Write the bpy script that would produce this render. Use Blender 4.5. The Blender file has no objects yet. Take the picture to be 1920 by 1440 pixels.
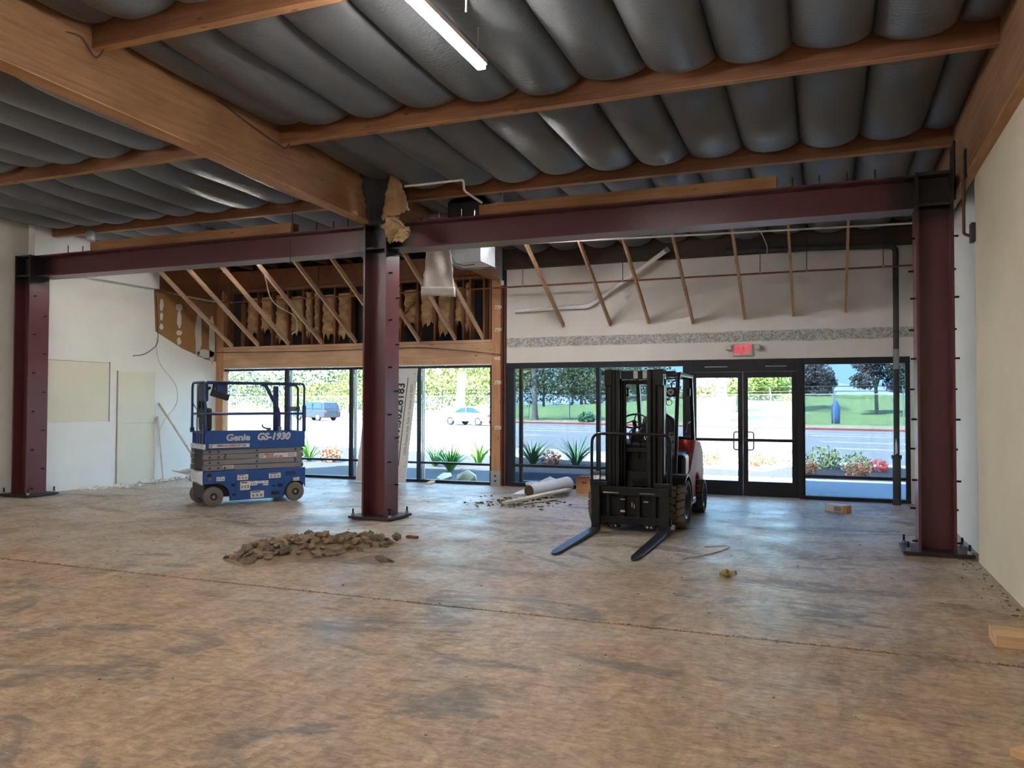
import bpy, bmesh, math, random
from mathutils import Vector, Matrix, noise
random.seed(7)
SC = bpy.context.scene
COL = SC.collection
R = math.radians

# ---------------------------------------------------------------- camera
def make_camera():
    f, pit, yaw, roll = 1490.28, R(1.3614), R(21.401), R(0.1506)
    fw = Vector((-math.sin(yaw) * math.cos(pit), math.cos(yaw) * math.cos(pit), math.sin(pit)))
    rt = Vector((math.cos(yaw), math.sin(yaw), 0))
    up = rt.cross(fw)
    r2 = rt * math.cos(roll) + up * math.sin(roll)
    u2 = -rt * math.sin(roll) + up * math.cos(roll)
    cd = bpy.data.cameras.new('camera')
    cd.sensor_width = 36.0
    cd.lens = f / 1920 * 36.0
    cd.clip_end = 3000
    co = bpy.data.objects.new('camera', cd)
    COL.objects.link(co)
    co.matrix_world = Matrix(((r2.x, u2.x, -fw.x, 0), (r2.y, u2.y, -fw.y, 0), (r2.z, u2.z, -fw.z, 1.65), (0, 0, 0, 1)))
    SC.camera = co
make_camera()

# ---------------------------------------------------------------- sky, sun, exposure
SKY = 7.0
SUN = 44.0
LAMP = 150.0
def make_world():
    w = bpy.data.worlds.new('sky'); SC.world = w; w.use_nodes = True
    nt = w.node_tree; nt.nodes.clear()
    out = nt.nodes.new('ShaderNodeOutputWorld'); bg = nt.nodes.new('ShaderNodeBackground')
    tc = nt.nodes.new('ShaderNodeTexCoord'); sp = nt.nodes.new('ShaderNodeSeparateXYZ')
    rp = nt.nodes.new('ShaderNodeValToRGB')
    rp.color_ramp.elements[0].position = 0.0; rp.color_ramp.elements[0].color = (0.44, 0.70, 0.95, 1)
    rp.color_ramp.elements[1].position = 0.7; rp.color_ramp.elements[1].color = (0.26, 0.50, 0.95, 1)
    nt.links.new(tc.outputs['Generated'], sp.inputs[0]); nt.links.new(sp.outputs['Z'], rp.inputs[0])
    nt.links.new(rp.outputs[0], bg.inputs[0]); nt.links.new(bg.outputs[0], out.inputs[0])
    bg.inputs[1].default_value = SKY
    sd = bpy.data.lights.new('sun', 'SUN'); sd.energy = SUN; sd.angle = R(0.6); sd.color = (1.0, 0.95, 0.86)
    so = bpy.data.objects.new('sun', sd); COL.objects.link(so)
    d = Vector((0.28, 0.62, -1.0))            # light travels away from the camera and down
    so.rotation_euler = d.to_track_quat('-Z', 'Y').to_euler()
    so.location = (0, -20, 40)
make_world()
vs = SC.view_settings
vs.view_transform = 'Standard'; vs.look = 'None'; vs.gamma = 1.0; vs.use_curve_mapping = False
vs.exposure = 0.18
SC.cycles.use_denoising = True
SC.cycles.max_bounces = 4
SC.cycles.diffuse_bounces = 3
SC.cycles.glossy_bounces = 2
SC.cycles.use_adaptive_sampling = True
SC.cycles.adaptive_threshold = 0.20
SC.cycles.adaptive_min_samples = 14
SC.cycles.transparent_max_bounces = 8
SC.cycles.light_sampling_threshold = 0.03
SC.cycles.sample_clamp_indirect = 6.0
SC.cycles.caustics_reflective = False
SC.cycles.caustics_refractive = False

# ---------------------------------------------------------------- materials
def lin(c):
    if isinstance(c, str):
        c = c.lstrip('#'); c = [int(c[i:i + 2], 16) / 255 for i in (0, 2, 4)]
        c = [(x / 12.92 if x <= 0.04045 else ((x + 0.055) / 1.055) ** 2.4) for x in c]
    return (c[0], c[1], c[2], 1)
MATS = {}
def new_mat(name):
    m = bpy.data.materials.new(name); m.use_nodes = True
    nt = m.node_tree
    b = nt.nodes['Principled BSDF']
    MATS[name] = m
    return m, nt, b
def N(nt, t, **kw):
    n = nt.nodes.new(t)
    for k, v in kw.items():
        if k in n.inputs.keys(): n.inputs[k].default_value = v
        else: setattr(n, k, v)
    return n
def ramp(nt, fac, stops):
    r = nt.nodes.new('ShaderNodeValToRGB')
    e = r.color_ramp.elements
    while len(e) < len(stops): e.new(0.5)
    for x, (p, c) in zip(e, stops): x.position = p; x.color = lin(c)
    nt.links.new(fac, r.inputs[0])
    return r.outputs[0]
def coords(nt, scale=(1, 1, 1)):
    tc = nt.nodes.new('ShaderNodeTexCoord'); mp = nt.nodes.new('ShaderNodeMapping')
    mp.inputs['Scale'].default_value = scale
    nt.links.new(tc.outputs['Object'], mp.inputs[0])
    return mp.outputs[0]
def plain(name, c, rough=0.6, metal=0.0, var=0.12, scale=6.0, bump=0.0, bscale=60.0, spec=0.5, c2=None, stretch=(1, 1, 1)):
    m, nt, b = new_mat(name)
    v = coords(nt, stretch)
    no = N(nt, 'ShaderNodeTexNoise', Scale=scale, Detail=5.0, Roughness=0.6)
    nt.links.new(v, no.inputs['Vector'])
    a = lin(c)
    if c2 is None:
        lo = tuple(max(0, x * (1 - var)) for x in a[:3]); hi = tuple(min(1, x * (1 + var)) for x in a[:3])
    else:
        lo, hi = a[:3], lin(c2)[:3]
    nt.links.new(ramp(nt, no.outputs['Fac'], [(0.3, lo), (0.7, hi)]), b.inputs['Base Color'])
    b.inputs['Roughness'].default_value = rough; b.inputs['Metallic'].default_value = metal
    b.inputs['Specular IOR Level'].default_value = spec
    if bump:
        n2 = N(nt, 'ShaderNodeTexNoise', Scale=bscale, Detail=4.0)
        nt.links.new(v, n2.inputs['Vector'])
        bp = N(nt, 'ShaderNodeBump', Strength=bump, Distance=0.02)
        nt.links.new(n2.outputs['Fac'], bp.inputs['Height']); nt.links.new(bp.outputs[0], b.inputs['Normal'])
    return m
def wood(name, c1, c2, axis=0, rough=0.65, knots=True):
    m, nt, b = new_mat(name)
    sc = [14, 14, 14]; sc[axis] = 0.8
    v = coords(nt, sc)
    no = N(nt, 'ShaderNodeTexNoise', Scale=1.6, Detail=6.0, Roughness=0.65, Distortion=0.4)
    nt.links.new(v, no.inputs['Vector'])
    col = ramp(nt, no.outputs['Fac'], [(0.3, c1), (0.5, tuple((x + y) / 2 for x, y in zip(lin(c1)[:3], lin(c2)[:3]))), (0.72, c2)])
    v2 = coords(nt, [2.2 if i != axis else 1.1 for i in range(3)])
    n3 = N(nt, 'ShaderNodeTexNoise', Scale=1.3, Detail=2.0); nt.links.new(v2, n3.inputs['Vector'])
    mx = N(nt, 'ShaderNodeMix', data_type='RGBA', blend_type='MULTIPLY')
    nt.links.new(ramp(nt, n3.outputs['Fac'], [(0.3, (0.72, 0.7, 0.68)), (0.7, (1.0, 1.0, 1.0))]), mx.inputs[7])
    mx.inputs[0].default_value = 1.0
    nt.links.new(col, mx.inputs[6])
    last = mx.outputs[2]
    if knots:
        vo = N(nt, 'ShaderNodeTexVoronoi', Scale=1.0)
        vk = coords(nt, [7 if i != axis else 2.4 for i in range(3)])
        nt.links.new(vk, vo.inputs['Vector'])
        mk = N(nt, 'ShaderNodeMix', data_type='RGBA', blend_type='MULTIPLY'); mk.inputs[0].default_value = 1.0
        nt.links.new(last, mk.inputs[6])
        nt.links.new(ramp(nt, vo.outputs['Distance'], [(0.04, (0.35, 0.28, 0.22)), (0.13, (1, 1, 1))]), mk.inputs[7])
        last = mk.outputs[2]
    nt.links.new(last, b.inputs['Base Color'])
    b.inputs['Roughness'].default_value = rough
    bp = N(nt, 'ShaderNodeBump', Strength=0.25, Distance=0.006)
    nt.links.new(no.outputs['Fac'], bp.inputs['Height']); nt.links.new(bp.outputs[0], b.inputs['Normal'])
    return m
def glass(name, tint, refl=0.5, rough=0.0):
    m, nt, b = new_mat(name); nt.nodes.remove(b)
    out = nt.nodes['Material Output']
    tr = N(nt, 'ShaderNodeBsdfTransparent'); tr.inputs[0].default_value = (*tint, 1)
    gl = N(nt, 'ShaderNodeBsdfGlossy'); gl.inputs['Roughness'].default_value = rough; gl.inputs[0].default_value = (1, 1, 1, 1)
    fr = N(nt, 'ShaderNodeFresnel', IOR=1.45)
    mu = N(nt, 'ShaderNodeMath', operation='MULTIPLY'); mu.inputs[1].default_value = refl
    mx = N(nt, 'ShaderNodeMixShader')
    nt.links.new(fr.outputs[0], mu.inputs[0]); nt.links.new(mu.outputs[0], mx.inputs[0])
    nt.links.new(tr.outputs[0], mx.inputs[1]); nt.links.new(gl.outputs[0], mx.inputs[2])
    nt.links.new(mx.outputs[0], out.inputs[0])
    return m
def emit(name, c, s):
    m, nt, b = new_mat(name)
    b.inputs['Base Color'].default_value = lin(c); b.inputs['Emission Color'].default_value = lin(c)
    b.inputs['Emission Strength'].default_value = s
    return m

def floor_mat():
    m, nt, b = new_mat('concrete_floor')
    v = coords(nt)
    def noise_(s, d=6.0, r=0.6, dist=0.0, st=(1, 1, 1), off=(0, 0, 0)):
        mp = nt.nodes.new('ShaderNodeMapping'); mp.inputs['Scale'].default_value = st; mp.inputs['Location'].default_value = off
        nt.links.new(v, mp.inputs[0])
        n = N(nt, 'ShaderNodeTexNoise', Scale=s, Detail=min(d, 4.5), Roughness=r, Distortion=dist)
        nt.links.new(mp.outputs[0], n.inputs['Vector'])
        return n.outputs['Fac']
    def mix(f, a, c, mode='MIX'):
        x = N(nt, 'ShaderNodeMix', data_type='RGBA', blend_type=mode)
        if isinstance(f, float): x.inputs[0].default_value = f
        else: nt.links.new(f, x.inputs[0])
        for i, q in ((6, a), (7, c)):
            if hasattr(q, 'links'): nt.links.new(q, x.inputs[i])
            else: x.inputs[i].default_value = lin(q)
        return x.outputs[2]
    base = ramp(nt, noise_(0.9, 7, 0.62, 0.3), [(0.28, '#a39787'), (0.5, '#bbb0a1'), (0.75, '#cfc5b7')])
    # tan adhesive skin, mostly on the slab before the joint
    sp = N(nt, 'ShaderNodeSeparateXYZ'); nt.links.new(v, sp.inputs[0])
    mr = N(nt, 'ShaderNodeMapRange'); mr.inputs['From Min'].default_value = 8.5; mr.inputs['From Max'].default_value = 3.5
    nt.links.new(sp.outputs['Y'], mr.inputs[0])
    ad = N(nt, 'ShaderNodeMath', operation='ADD'); nt.links.new(noise_(0.55, 8, 0.65, 0.8, (1, 1.5, 1)), ad.inputs[0])
    ml = N(nt, 'ShaderNodeMath', operation='MULTIPLY'); ml.inputs[1].default_value = 0.30
    nt.links.new(mr.outputs[0], ml.inputs[0]); nt.links.new(ml.outputs[0], ad.inputs[1])
    tanf = ramp(nt, ad.outputs[0], [(0.46, (0, 0, 0)), (0.66, (1, 1, 1))])
    tanc = ramp(nt, noise_(2.6, 8, 0.7, 0.6), [(0.25, '#957f67'), (0.5, '#b0967a'), (0.78, '#c6a888')])
    col = mix(tanf, base, tanc)
    # bare dark grey scraped patches
    pat = ramp(nt, noise_(0.62, 9, 0.68, 1.2, (1, 1.9, 1), (3.1, 1.7, 0)), [(0.54, (0, 0, 0)), (0.60, (1, 1, 1))])
    pm = N(nt, 'ShaderNodeMath', operation='MULTIPLY'); pm.inputs[1].default_value = 0.75; nt.links.new(pat, pm.inputs[0])
    col = mix(pm.outputs[0], col, '#6e655b')
    # pale dust scuffs
    sc = ramp(nt, noise_(1.1, 10, 0.72, 1.5, (1.6, 0.8, 1), (9, 4, 0)), [(0.60, (0, 0, 0)), (0.74, (1, 1, 1))])
    sm = N(nt, 'ShaderNodeMath', operation='MULTIPLY'); sm.inputs[1].default_value = 0.55; nt.links.new(sc, sm.inputs[0])
    col = mix(sm.outputs[0], col, '#cbbfae')
    # fine trowel mottling and specks
    col = mix(0.9, col, ramp(nt, noise_(9, 9, 0.78, 0.6, (1, 2.2, 1)), [(0.34, (0.45, 0.43, 0.41)), (0.60, (1.0, 1.0, 1.0))]), 'MULTIPLY')
    col = mix(0.5, col, ramp(nt, noise_(2.2, 9, 0.75, 1.5, (2.2, .7, 1), (5, 2, 0)), [(0.38, (0.55, 0.52, 0.5)), (0.55, (1.0, 1.0, 1.0))]), 'MULTIPLY')
    wl = ramp(nt, noise_(3.0, 10, 0.8, 2.5, (.6, 2.0, 1), (1, 8, 0)), [(0.64, (0, 0, 0)), (0.70, (1, 1, 1))])
    wm = N(nt, 'ShaderNodeMath', operation='MULTIPLY'); wm.inputs[1].default_value = 0.5; nt.links.new(wl, wm.inputs[0])
    col = mix(wm.outputs[0], col, '#ddd3c4')
    vo = N(nt, 'ShaderNodeTexVoronoi', Scale=5.5); nt.links.new(v, vo.inputs['Vector'])
    col = mix(0.8, col, ramp(nt, vo.outputs['Distance'], [(0.02, (0.35, 0.32, 0.3)), (0.055, (1, 1, 1))]), 'MULTIPLY')
    nt.links.new(col, b.inputs['Base Color'])
    nt.links.new(ramp(nt, noise_(1.7, 6, 0.6), [(0.3, (0.34, 0.34, 0.34)), (0.7, (0.58, 0.58, 0.58))]), b.inputs['Roughness'])
    b.inputs['Specular IOR Level'].default_value = 0.45
    bp = N(nt, 'ShaderNodeBump', Strength=0.55, Distance=0.014)
    ad2 = N(nt, 'ShaderNodeMath', operation='ADD'); nt.links.new(noise_(7, 8, 0.72, 0.4, (1, 1.8, 1)), ad2.inputs[0]); nt.links.new(noise_(1.2, 5), ad2.inputs[1])
    nt.links.new(ad2.outputs[0], bp.inputs['Height']); nt.links.new(bp.outputs[0], b.inputs['Normal'])
    return m
floor_mat()

def bag_mat():
    m, nt, b = new_mat('black_bag_sheet')
    v = coords(nt, (9, 28, 9))
    n = N(nt, 'ShaderNodeTexNoise', Scale=1.0, Detail=5.0, Roughness=0.55, Distortion=0.9); nt.links.new(v, n.inputs['Vector'])
    v2 = coords(nt, (2.5, 1.2, 2)); n2 = N(nt, 'ShaderNodeTexNoise', Scale=1.0, Detail=3.0); nt.links.new(v2, n2.inputs['Vector'])
    nt.links.new(ramp(nt, n2.outputs['Fac'], [(0.3, '#505255'), (0.7, '#5e6063')]), b.inputs['Base Color'])
    nt.links.new(ramp(nt, n2.outputs['Fac'], [(0.3, (0.34,) * 3), (0.7, (0.44,) * 3)]), b.inputs['Roughness'])
    b.inputs['Specular IOR Level'].default_value = 0.75
    bp = N(nt, 'ShaderNodeBump', Strength=0.5, Distance=0.014)
    nt.links.new(n.outputs['Fac'], bp.inputs['Height']); nt.links.new(bp.outputs[0], b.inputs['Normal'])
bag_mat()

def stucco_mat():
    """painted wall over the storefront with a rough band of old mortar left by a removed soffit"""
    m, nt, b = new_mat('storefront_stucco')
    v = coords(nt)
    n = N(nt, 'ShaderNodeTexNoise', Scale=1.2, Detail=5.0); nt.links.new(v, n.inputs['Vector'])
    base = ramp(nt, n.outputs['Fac'], [(0.3, '#d8d3cc'), (0.7, '#e3dfd9')])
    n2 = N(nt, 'ShaderNodeTexNoise', Scale=30.0, Detail=5.0, Roughness=0.75); nt.links.new(v, n2.inputs['Vector'])
    n3 = N(nt, 'ShaderNodeTexNoise', Scale=1.6, Detail=3.0); nt.links.new(v, n3.inputs['Vector'])
    sp = N(nt, 'ShaderNodeSeparateXYZ'); nt.links.new(v, sp.inputs[0])
    su = N(nt, 'ShaderNodeMath', operation='SUBTRACT'); su.inputs[1].default_value = 2.845; nt.links.new(sp.outputs['Z'], su.inputs[0])
    ab = N(nt, 'ShaderNodeMath', operation='ABSOLUTE'); nt.links.new(su.outputs[0], ab.inputs[0])
    wob = N(nt, 'ShaderNodeMath', operation='MULTIPLY_ADD'); wob.inputs[1].default_value = 0.07; nt.links.new(n3.outputs['Fac'], wob.inputs[0]); nt.links.new(ab.outputs[0], wob.inputs[2])
    band = ramp(nt, wob.outputs[0], [(0.118, (1, 1, 1)), (0.14, (0, 0, 0))])
    spk = ramp(nt, n2.outputs['Fac'], [(0.38, '#7f8182'), (0.52, '#b3b0ab'), (0.62, '#d2cdc5')])
    mx = N(nt, 'ShaderNodeMix', data_type='RGBA'); nt.links.new(band, mx.inputs[0]); nt.links.new(base, mx.inputs[6]); nt.links.new(spk, mx.inputs[7])
    nt.links.new(mx.outputs[2], b.inputs['Base Color']); b.inputs['Roughness'].default_value = 0.85
    bp = N(nt, 'ShaderNodeBump', Strength=0.2, Distance=0.01); nt.links.new(n2.outputs['Fac'], bp.inputs['Height']); nt.links.new(bp.outputs[0], b.inputs['Normal'])
stucco_mat()

wood('glulam_wood', '#7b5636', '#9c7450', 1, knots=False)
wood('glulam_wood_lit', '#b08052', '#cfa273', 1)  # paler copy of the glulam wood, for undersides lit from the floor
wood('purlin_wood', '#74492f', '#94694a', 0)
wood('purlin_wood_lit', '#a3744c', '#c09066', 0)  # paler copy of the purlin wood, for undersides lit from the floor
wood('header_wood', '#c29a75', '#d8b390', 0)
wood('blocking_wood', '#9c7047', '#b98c60', 0)
wood('strut_wood', '#caa886', '#e2c6a5', 1)
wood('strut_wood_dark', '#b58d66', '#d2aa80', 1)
wood('stud_wood', '#6e4630', '#8f5f40', 2)
wood('post_wood', '#b58256', '#d0a075', 2)
wood('plank_wood', '#c9bca4', '#e0d5c0', 1)
wood('offcut_wood', '#c79f73', '#dfbf96', 0)
wood('dark_timber', '#32251d', '#4a372b', 0)
wood('soffit_wood', '#6d3f26', '#8a5536', 1)
def primer_mat():
    m = plain('steel_primer', '#5b3034', 0.30, var=0.10, scale=2.5, bump=0.05)
    nt = m.node_tree; b = nt.nodes['Principled BSDF']
    src = b.inputs['Base Color'].links[0].from_socket
    ge = N(nt, 'ShaderNodeNewGeometry'); sp = N(nt, 'ShaderNodeSeparateXYZ'); nt.links.new(ge.outputs['Position'], sp.inputs[0])
    def M(op, a, c, d=None):
        n = N(nt, 'ShaderNodeMath', operation=op)
        for i, q in enumerate((a, c, d)):
            if q is None: continue
            if hasattr(q, 'links'): nt.links.new(q, n.inputs[i])
            else: n.inputs[i].default_value = q
        return n.outputs[0]
    # paint burnt off by welding where beams meet columns
    dist = None
    for xc in (-12.995, -5.915, 1.145):
        d = M('ABSOLUTE', M('SUBTRACT', sp.outputs['X'], xc), 0.0)
        dist = d if dist is None else M('MINIMUM', dist, d)
    no = N(nt, 'ShaderNodeTexNoise', Scale=5.0, Detail=5.0); nt.links.new(ge.outputs['Position'], no.inputs['Vector'])
    e = M('ADD', dist, M('MULTIPLY', no.outputs['Fac'], 0.30))
    mr = N(nt, 'ShaderNodeMapRange', interpolation_type='SMOOTHSTEP'); mr.inputs['From Min'].default_value = .72; mr.inputs['From Max'].default_value = .40; nt.links.new(e, mr.inputs[0])
    z = M('ADD', sp.outputs['Z'], M('MULTIPLY', no.outputs['Fac'], 0.25))
    mz = N(nt, 'ShaderNodeMapRange', interpolation_type='SMOOTHSTEP'); mz.inputs['From Min'].default_value = 3.72; mz.inputs['From Max'].default_value = 3.92; nt.links.new(z, mz.inputs[0])
    f = M('MULTIPLY', mr.outputs[0], mz.outputs[0])
    mx = N(nt, 'ShaderNodeMix', data_type='RGBA'); nt.links.new(f, mx.inputs[0]); nt.links.new(src, mx.inputs[6]); mx.inputs[7].default_value = lin('#211d1c')
    nt.links.new(mx.outputs[2], b.inputs['Base Color'])
primer_mat()
plain('steel_burnt', '#26211f', 0.5, var=0.35, scale=9)
plain('flange_edge', '#9a6a6c', 0.45, var=0.12, scale=5)
plain('dark_metal', '#1d1c1d', 0.45, 0.6)
plain('galvanized', '#a9adb0', 0.38, 0.8, var=0.1, scale=14)
plain('white_wall', '#e8e9e4', 0.8, var=0.03, scale=1.6, bump=0.06, bscale=30)
plain('wall_plaster', '#d3ccb8', 0.85, var=0.06, scale=0.8, bump=0.15, bscale=14)
plain('drywall_white', '#e4e6e4', 0.8, var=0.03, scale=2.0)
plain('drywall_cream', '#dcd9c8', 0.8, var=0.03, scale=2.0)
plain('kraft_brown', '#9b7546', 0.85, var=0.10, scale=2.5)
plain('joint_compound', '#d8d6d0', 0.85, var=0.06, scale=18)
plain('kraft_batt', '#c7a47a', 0.8, c2='#93714c', scale=2.2, bump=0.9, bscale=9)
plain('black_paper', '#17161a', 0.75, c2='#2a292d', scale=3)
plain('rag_paper', '#bfa07a', 0.85, c2='#8c6f4c', scale=4, bump=0.5, bscale=16)
plain('rag_fluff', '#e3d3ae', 0.95, c2='#b99a68', scale=8, bump=0.6, bscale=30)
plain('window_bronze', '#2a2629', 0.42, 0.4, var=0.1)
plain('window_black', '#1f2026', 0.42, 0.4, var=0.1)
plain('window_light_edge', '#9b98a0', 0.4, 0.5, var=0.05)
glass('clear_glass', (0.90, 0.95, 0.93), 0.5)
glass('tinted_glass', (0.33, 0.385, 0.43), 0.4)
plain('white_pvc', '#eceae5', 0.35, var=0.04)
plain('copper_pipe', '#8a4f3c', 0.45, 0.5, var=0.2)
plain('steel_rod', '#3b3635', 0.5, 0.6)
plain('cast_iron', '#24272a', 0.6, c2='#3a3d3d', scale=5)
plain('paint_drip', '#cfd3c8', 0.6)
plain('rust_pipe', '#5d3326', 0.7, var=0.3, scale=20)
plain('sign_grey', '#b9b6b2', 0.5, var=0.04)
emit('exit_red', (1.0, 0.02, 0.05), 1.15).cycles.emission_sampling = 'NONE'
plain('lamp_head', '#c2bfb9', 0.4, var=0.05)
plain('white_plastic', '#dedcd6', 0.4, var=0.04)
plain('plastic_sheet', '#a9a29a', 0.35, var=0.08, scale=4, bump=0.3, bscale=10)
emit('led_tube', (1.0, 0.945, 0.88), LAMP)
emit('led_tube_added', (0.98, 0.98, 0.98), LAMP * 1.8)  # stronger tube for the unseen lamp added before the exit wall
plain('lamp_housing', '#d8d4cf', 0.4, var=0.03)
plain('cable_white', '#cfcac2', 0.5)
plain('cable_dark', '#3a3433', 0.6)
plain('lift_blue', '#27508f', 0.38, var=0.08, scale=5)
plain('lift_rail', '#26396a', 0.4, var=0.1)
plain('lift_dark', '#16181f', 0.5)
plain('lift_grey', '#66666b', 0.45, var=0.08)
plain('lift_arm', '#837f84', 0.42, 0.1, var=0.06)
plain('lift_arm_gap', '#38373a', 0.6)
plain('tyre_grey', '#6a645c', 0.85, var=0.1, scale=10)
plain('hub_grey', '#3c3a3b', 0.6)
plain('sticker_white', '#d9d8d6', 0.5, var=0.03)
plain('print_red', '#8c3036', 0.6, var=0.02)
plain('print_black', '#1a1a1c', 0.6, var=0.02)
plain('print_grey', '#8a8c90', 0.6, var=0.02)
plain('letter_silver', '#c6c8cb', 0.35, var=0.02)
plain('letter_navy', '#0e2148', 0.5, var=0.02)
plain('step_white', '#cfd6dc', 0.4, var=0.04)
plain('truck_black', '#0b0b0e', 0.32, var=0.15, spec=0.35)
plain('truck_steel', '#121317', 0.33, 0.0, var=0.15, spec=0.4)
plain('truck_red', '#8e2a20', 0.55, var=0.08, spec=0.3)
plain('truck_orange', '#9c3624', 0.55, var=0.08, spec=0.3)
plain('fork_steel', '#3c4552', 0.32, 0.85, var=0.35, scale=7)
plain('tyre_brown', '#5f574f', 0.9, c2='#7d7268', scale=6)
plain('tyre_groove', '#1b1918', 0.9)
plain('chrome', '#c9ccd2', 0.12, 1.0, var=0.02)
plain('seat_black', '#141318', 0.6)
plain('lamp_lens', '#d6cbb8', 0.15, var=0.05)
plain('tag_tan', '#9a7f6c', 0.7)
plain('sign_board', '#d8d9d9', 0.5, var=0.02)
plain('sign_ink', '#232c34', 0.6, var=0.02)
plain('cardboard', '#b98a5c', 0.85, var=0.08, scale=8)
plain('cardboard_dark', '#4a3524', 0.9)
plain('membrane_white', '#d9dcde', 0.55, var=0.05, scale=5)
plain('rubble', '#a08d75', 0.95, c2='#7d6c58', scale=4, bump=0.5, bscale=25)
plain('rubble_dark', '#7d6f60', 0.95, c2='#5a5046', scale=6, bump=0.5, bscale=25)
plain('brick_red', '#6d4437', 0.9)
plain('dry_grass', '#8a815a', 0.9)
plain('mulch', '#1b1b1e', 0.95, c2='#444347', scale=22, bump=0.8, bscale=30)
plain('sidewalk', '#cfcac0', 0.85, var=0.05, scale=1.2)
plain('asphalt', '#8e8c8a', 0.9, var=0.06, scale=0.6)
plain('lane_white', '#e6e4de', 0.8)
plain('lane_yellow', '#d8c48a', 0.8)
plain('curb_red', '#a8474b', 0.85)
plain('turf', '#6a8449', 0.95, c2='#84975a', scale=0.25)
plain('dry_verge', '#b5a788', 0.95, c2='#8f8a66', scale=1.5)
plain('bark_pale', '#d9d3cb', 0.9, c2='#a69d95', scale=1.6, stretch=(1, 1, 0.3))
plain('bark_grey', '#8d857e', 0.9, c2='#6b645f', scale=3)
plain('leaf_olive', '#66704c', 0.8, c2='#434e34', scale=0.9)
plain('leaf_bright', '#7b8b42', 0.8, c2='#55682f', scale=0.9)
plain('leaf_dark', '#465141', 0.8, c2='#323d30', scale=0.9)
plain('leaf_purple', '#5e5656', 0.8, c2='#414340', scale=0.9)
plain('leaf_yellow', '#8f8c4c', 0.8, c2='#6b7340', scale=0.9)
plain('blade_green', '#7fae52', 0.6, c2='#4f8a3c', scale=3)
plain('blade_blue', '#6f9a72', 0.6, c2='#3f6e4b', scale=3)
plain('reed_green', '#95a35e', 0.85, c2='#7d9150', scale=1)
plain('bush_rust', '#b5744f', 0.85, c2='#8a5f45', scale=5)
plain('bush_sage', '#a3ad72', 0.85, c2='#76875a', scale=5)
plain('bush_red', '#d2483e', 0.8)
plain('boulder', '#c9b48a', 0.9, c2='#e5d9bf', scale=3)
plain('fence_metal', '#9fa8a8', 0.5, 0.5)
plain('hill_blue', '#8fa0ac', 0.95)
plain('car_silver', '#a9b4c6', 0.25, 0.5, var=0.03)
plain('car_navy', '#39434f', 0.3, 0.4, var=0.03)
plain('car_glass', '#22384a', 0.08, var=0.02)
plain('car_tyre', '#2a2a2c', 0.9)
plain('car_rim', '#b7bcc2', 0.3, 0.7)
plain('blue_wrap', '#2f5f9e', 0.5, var=0.05)
def mesh_wire():
    m, nt, b = new_mat('chain_link'); out = nt.nodes['Material Output']
    tr = N(nt, 'ShaderNodeBsdfTransparent'); mx = N(nt, 'ShaderNodeMixShader'); mx.inputs[0].default_value = 0.05
    b.inputs['Base Color'].default_value = lin('#b9c0be')
    nt.links.new(tr.outputs[0], mx.inputs[1]); nt.links.new(b.outputs[0], mx.inputs[2]); nt.links.new(mx.outputs[0], out.inputs[0])
mesh_wire()

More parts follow.
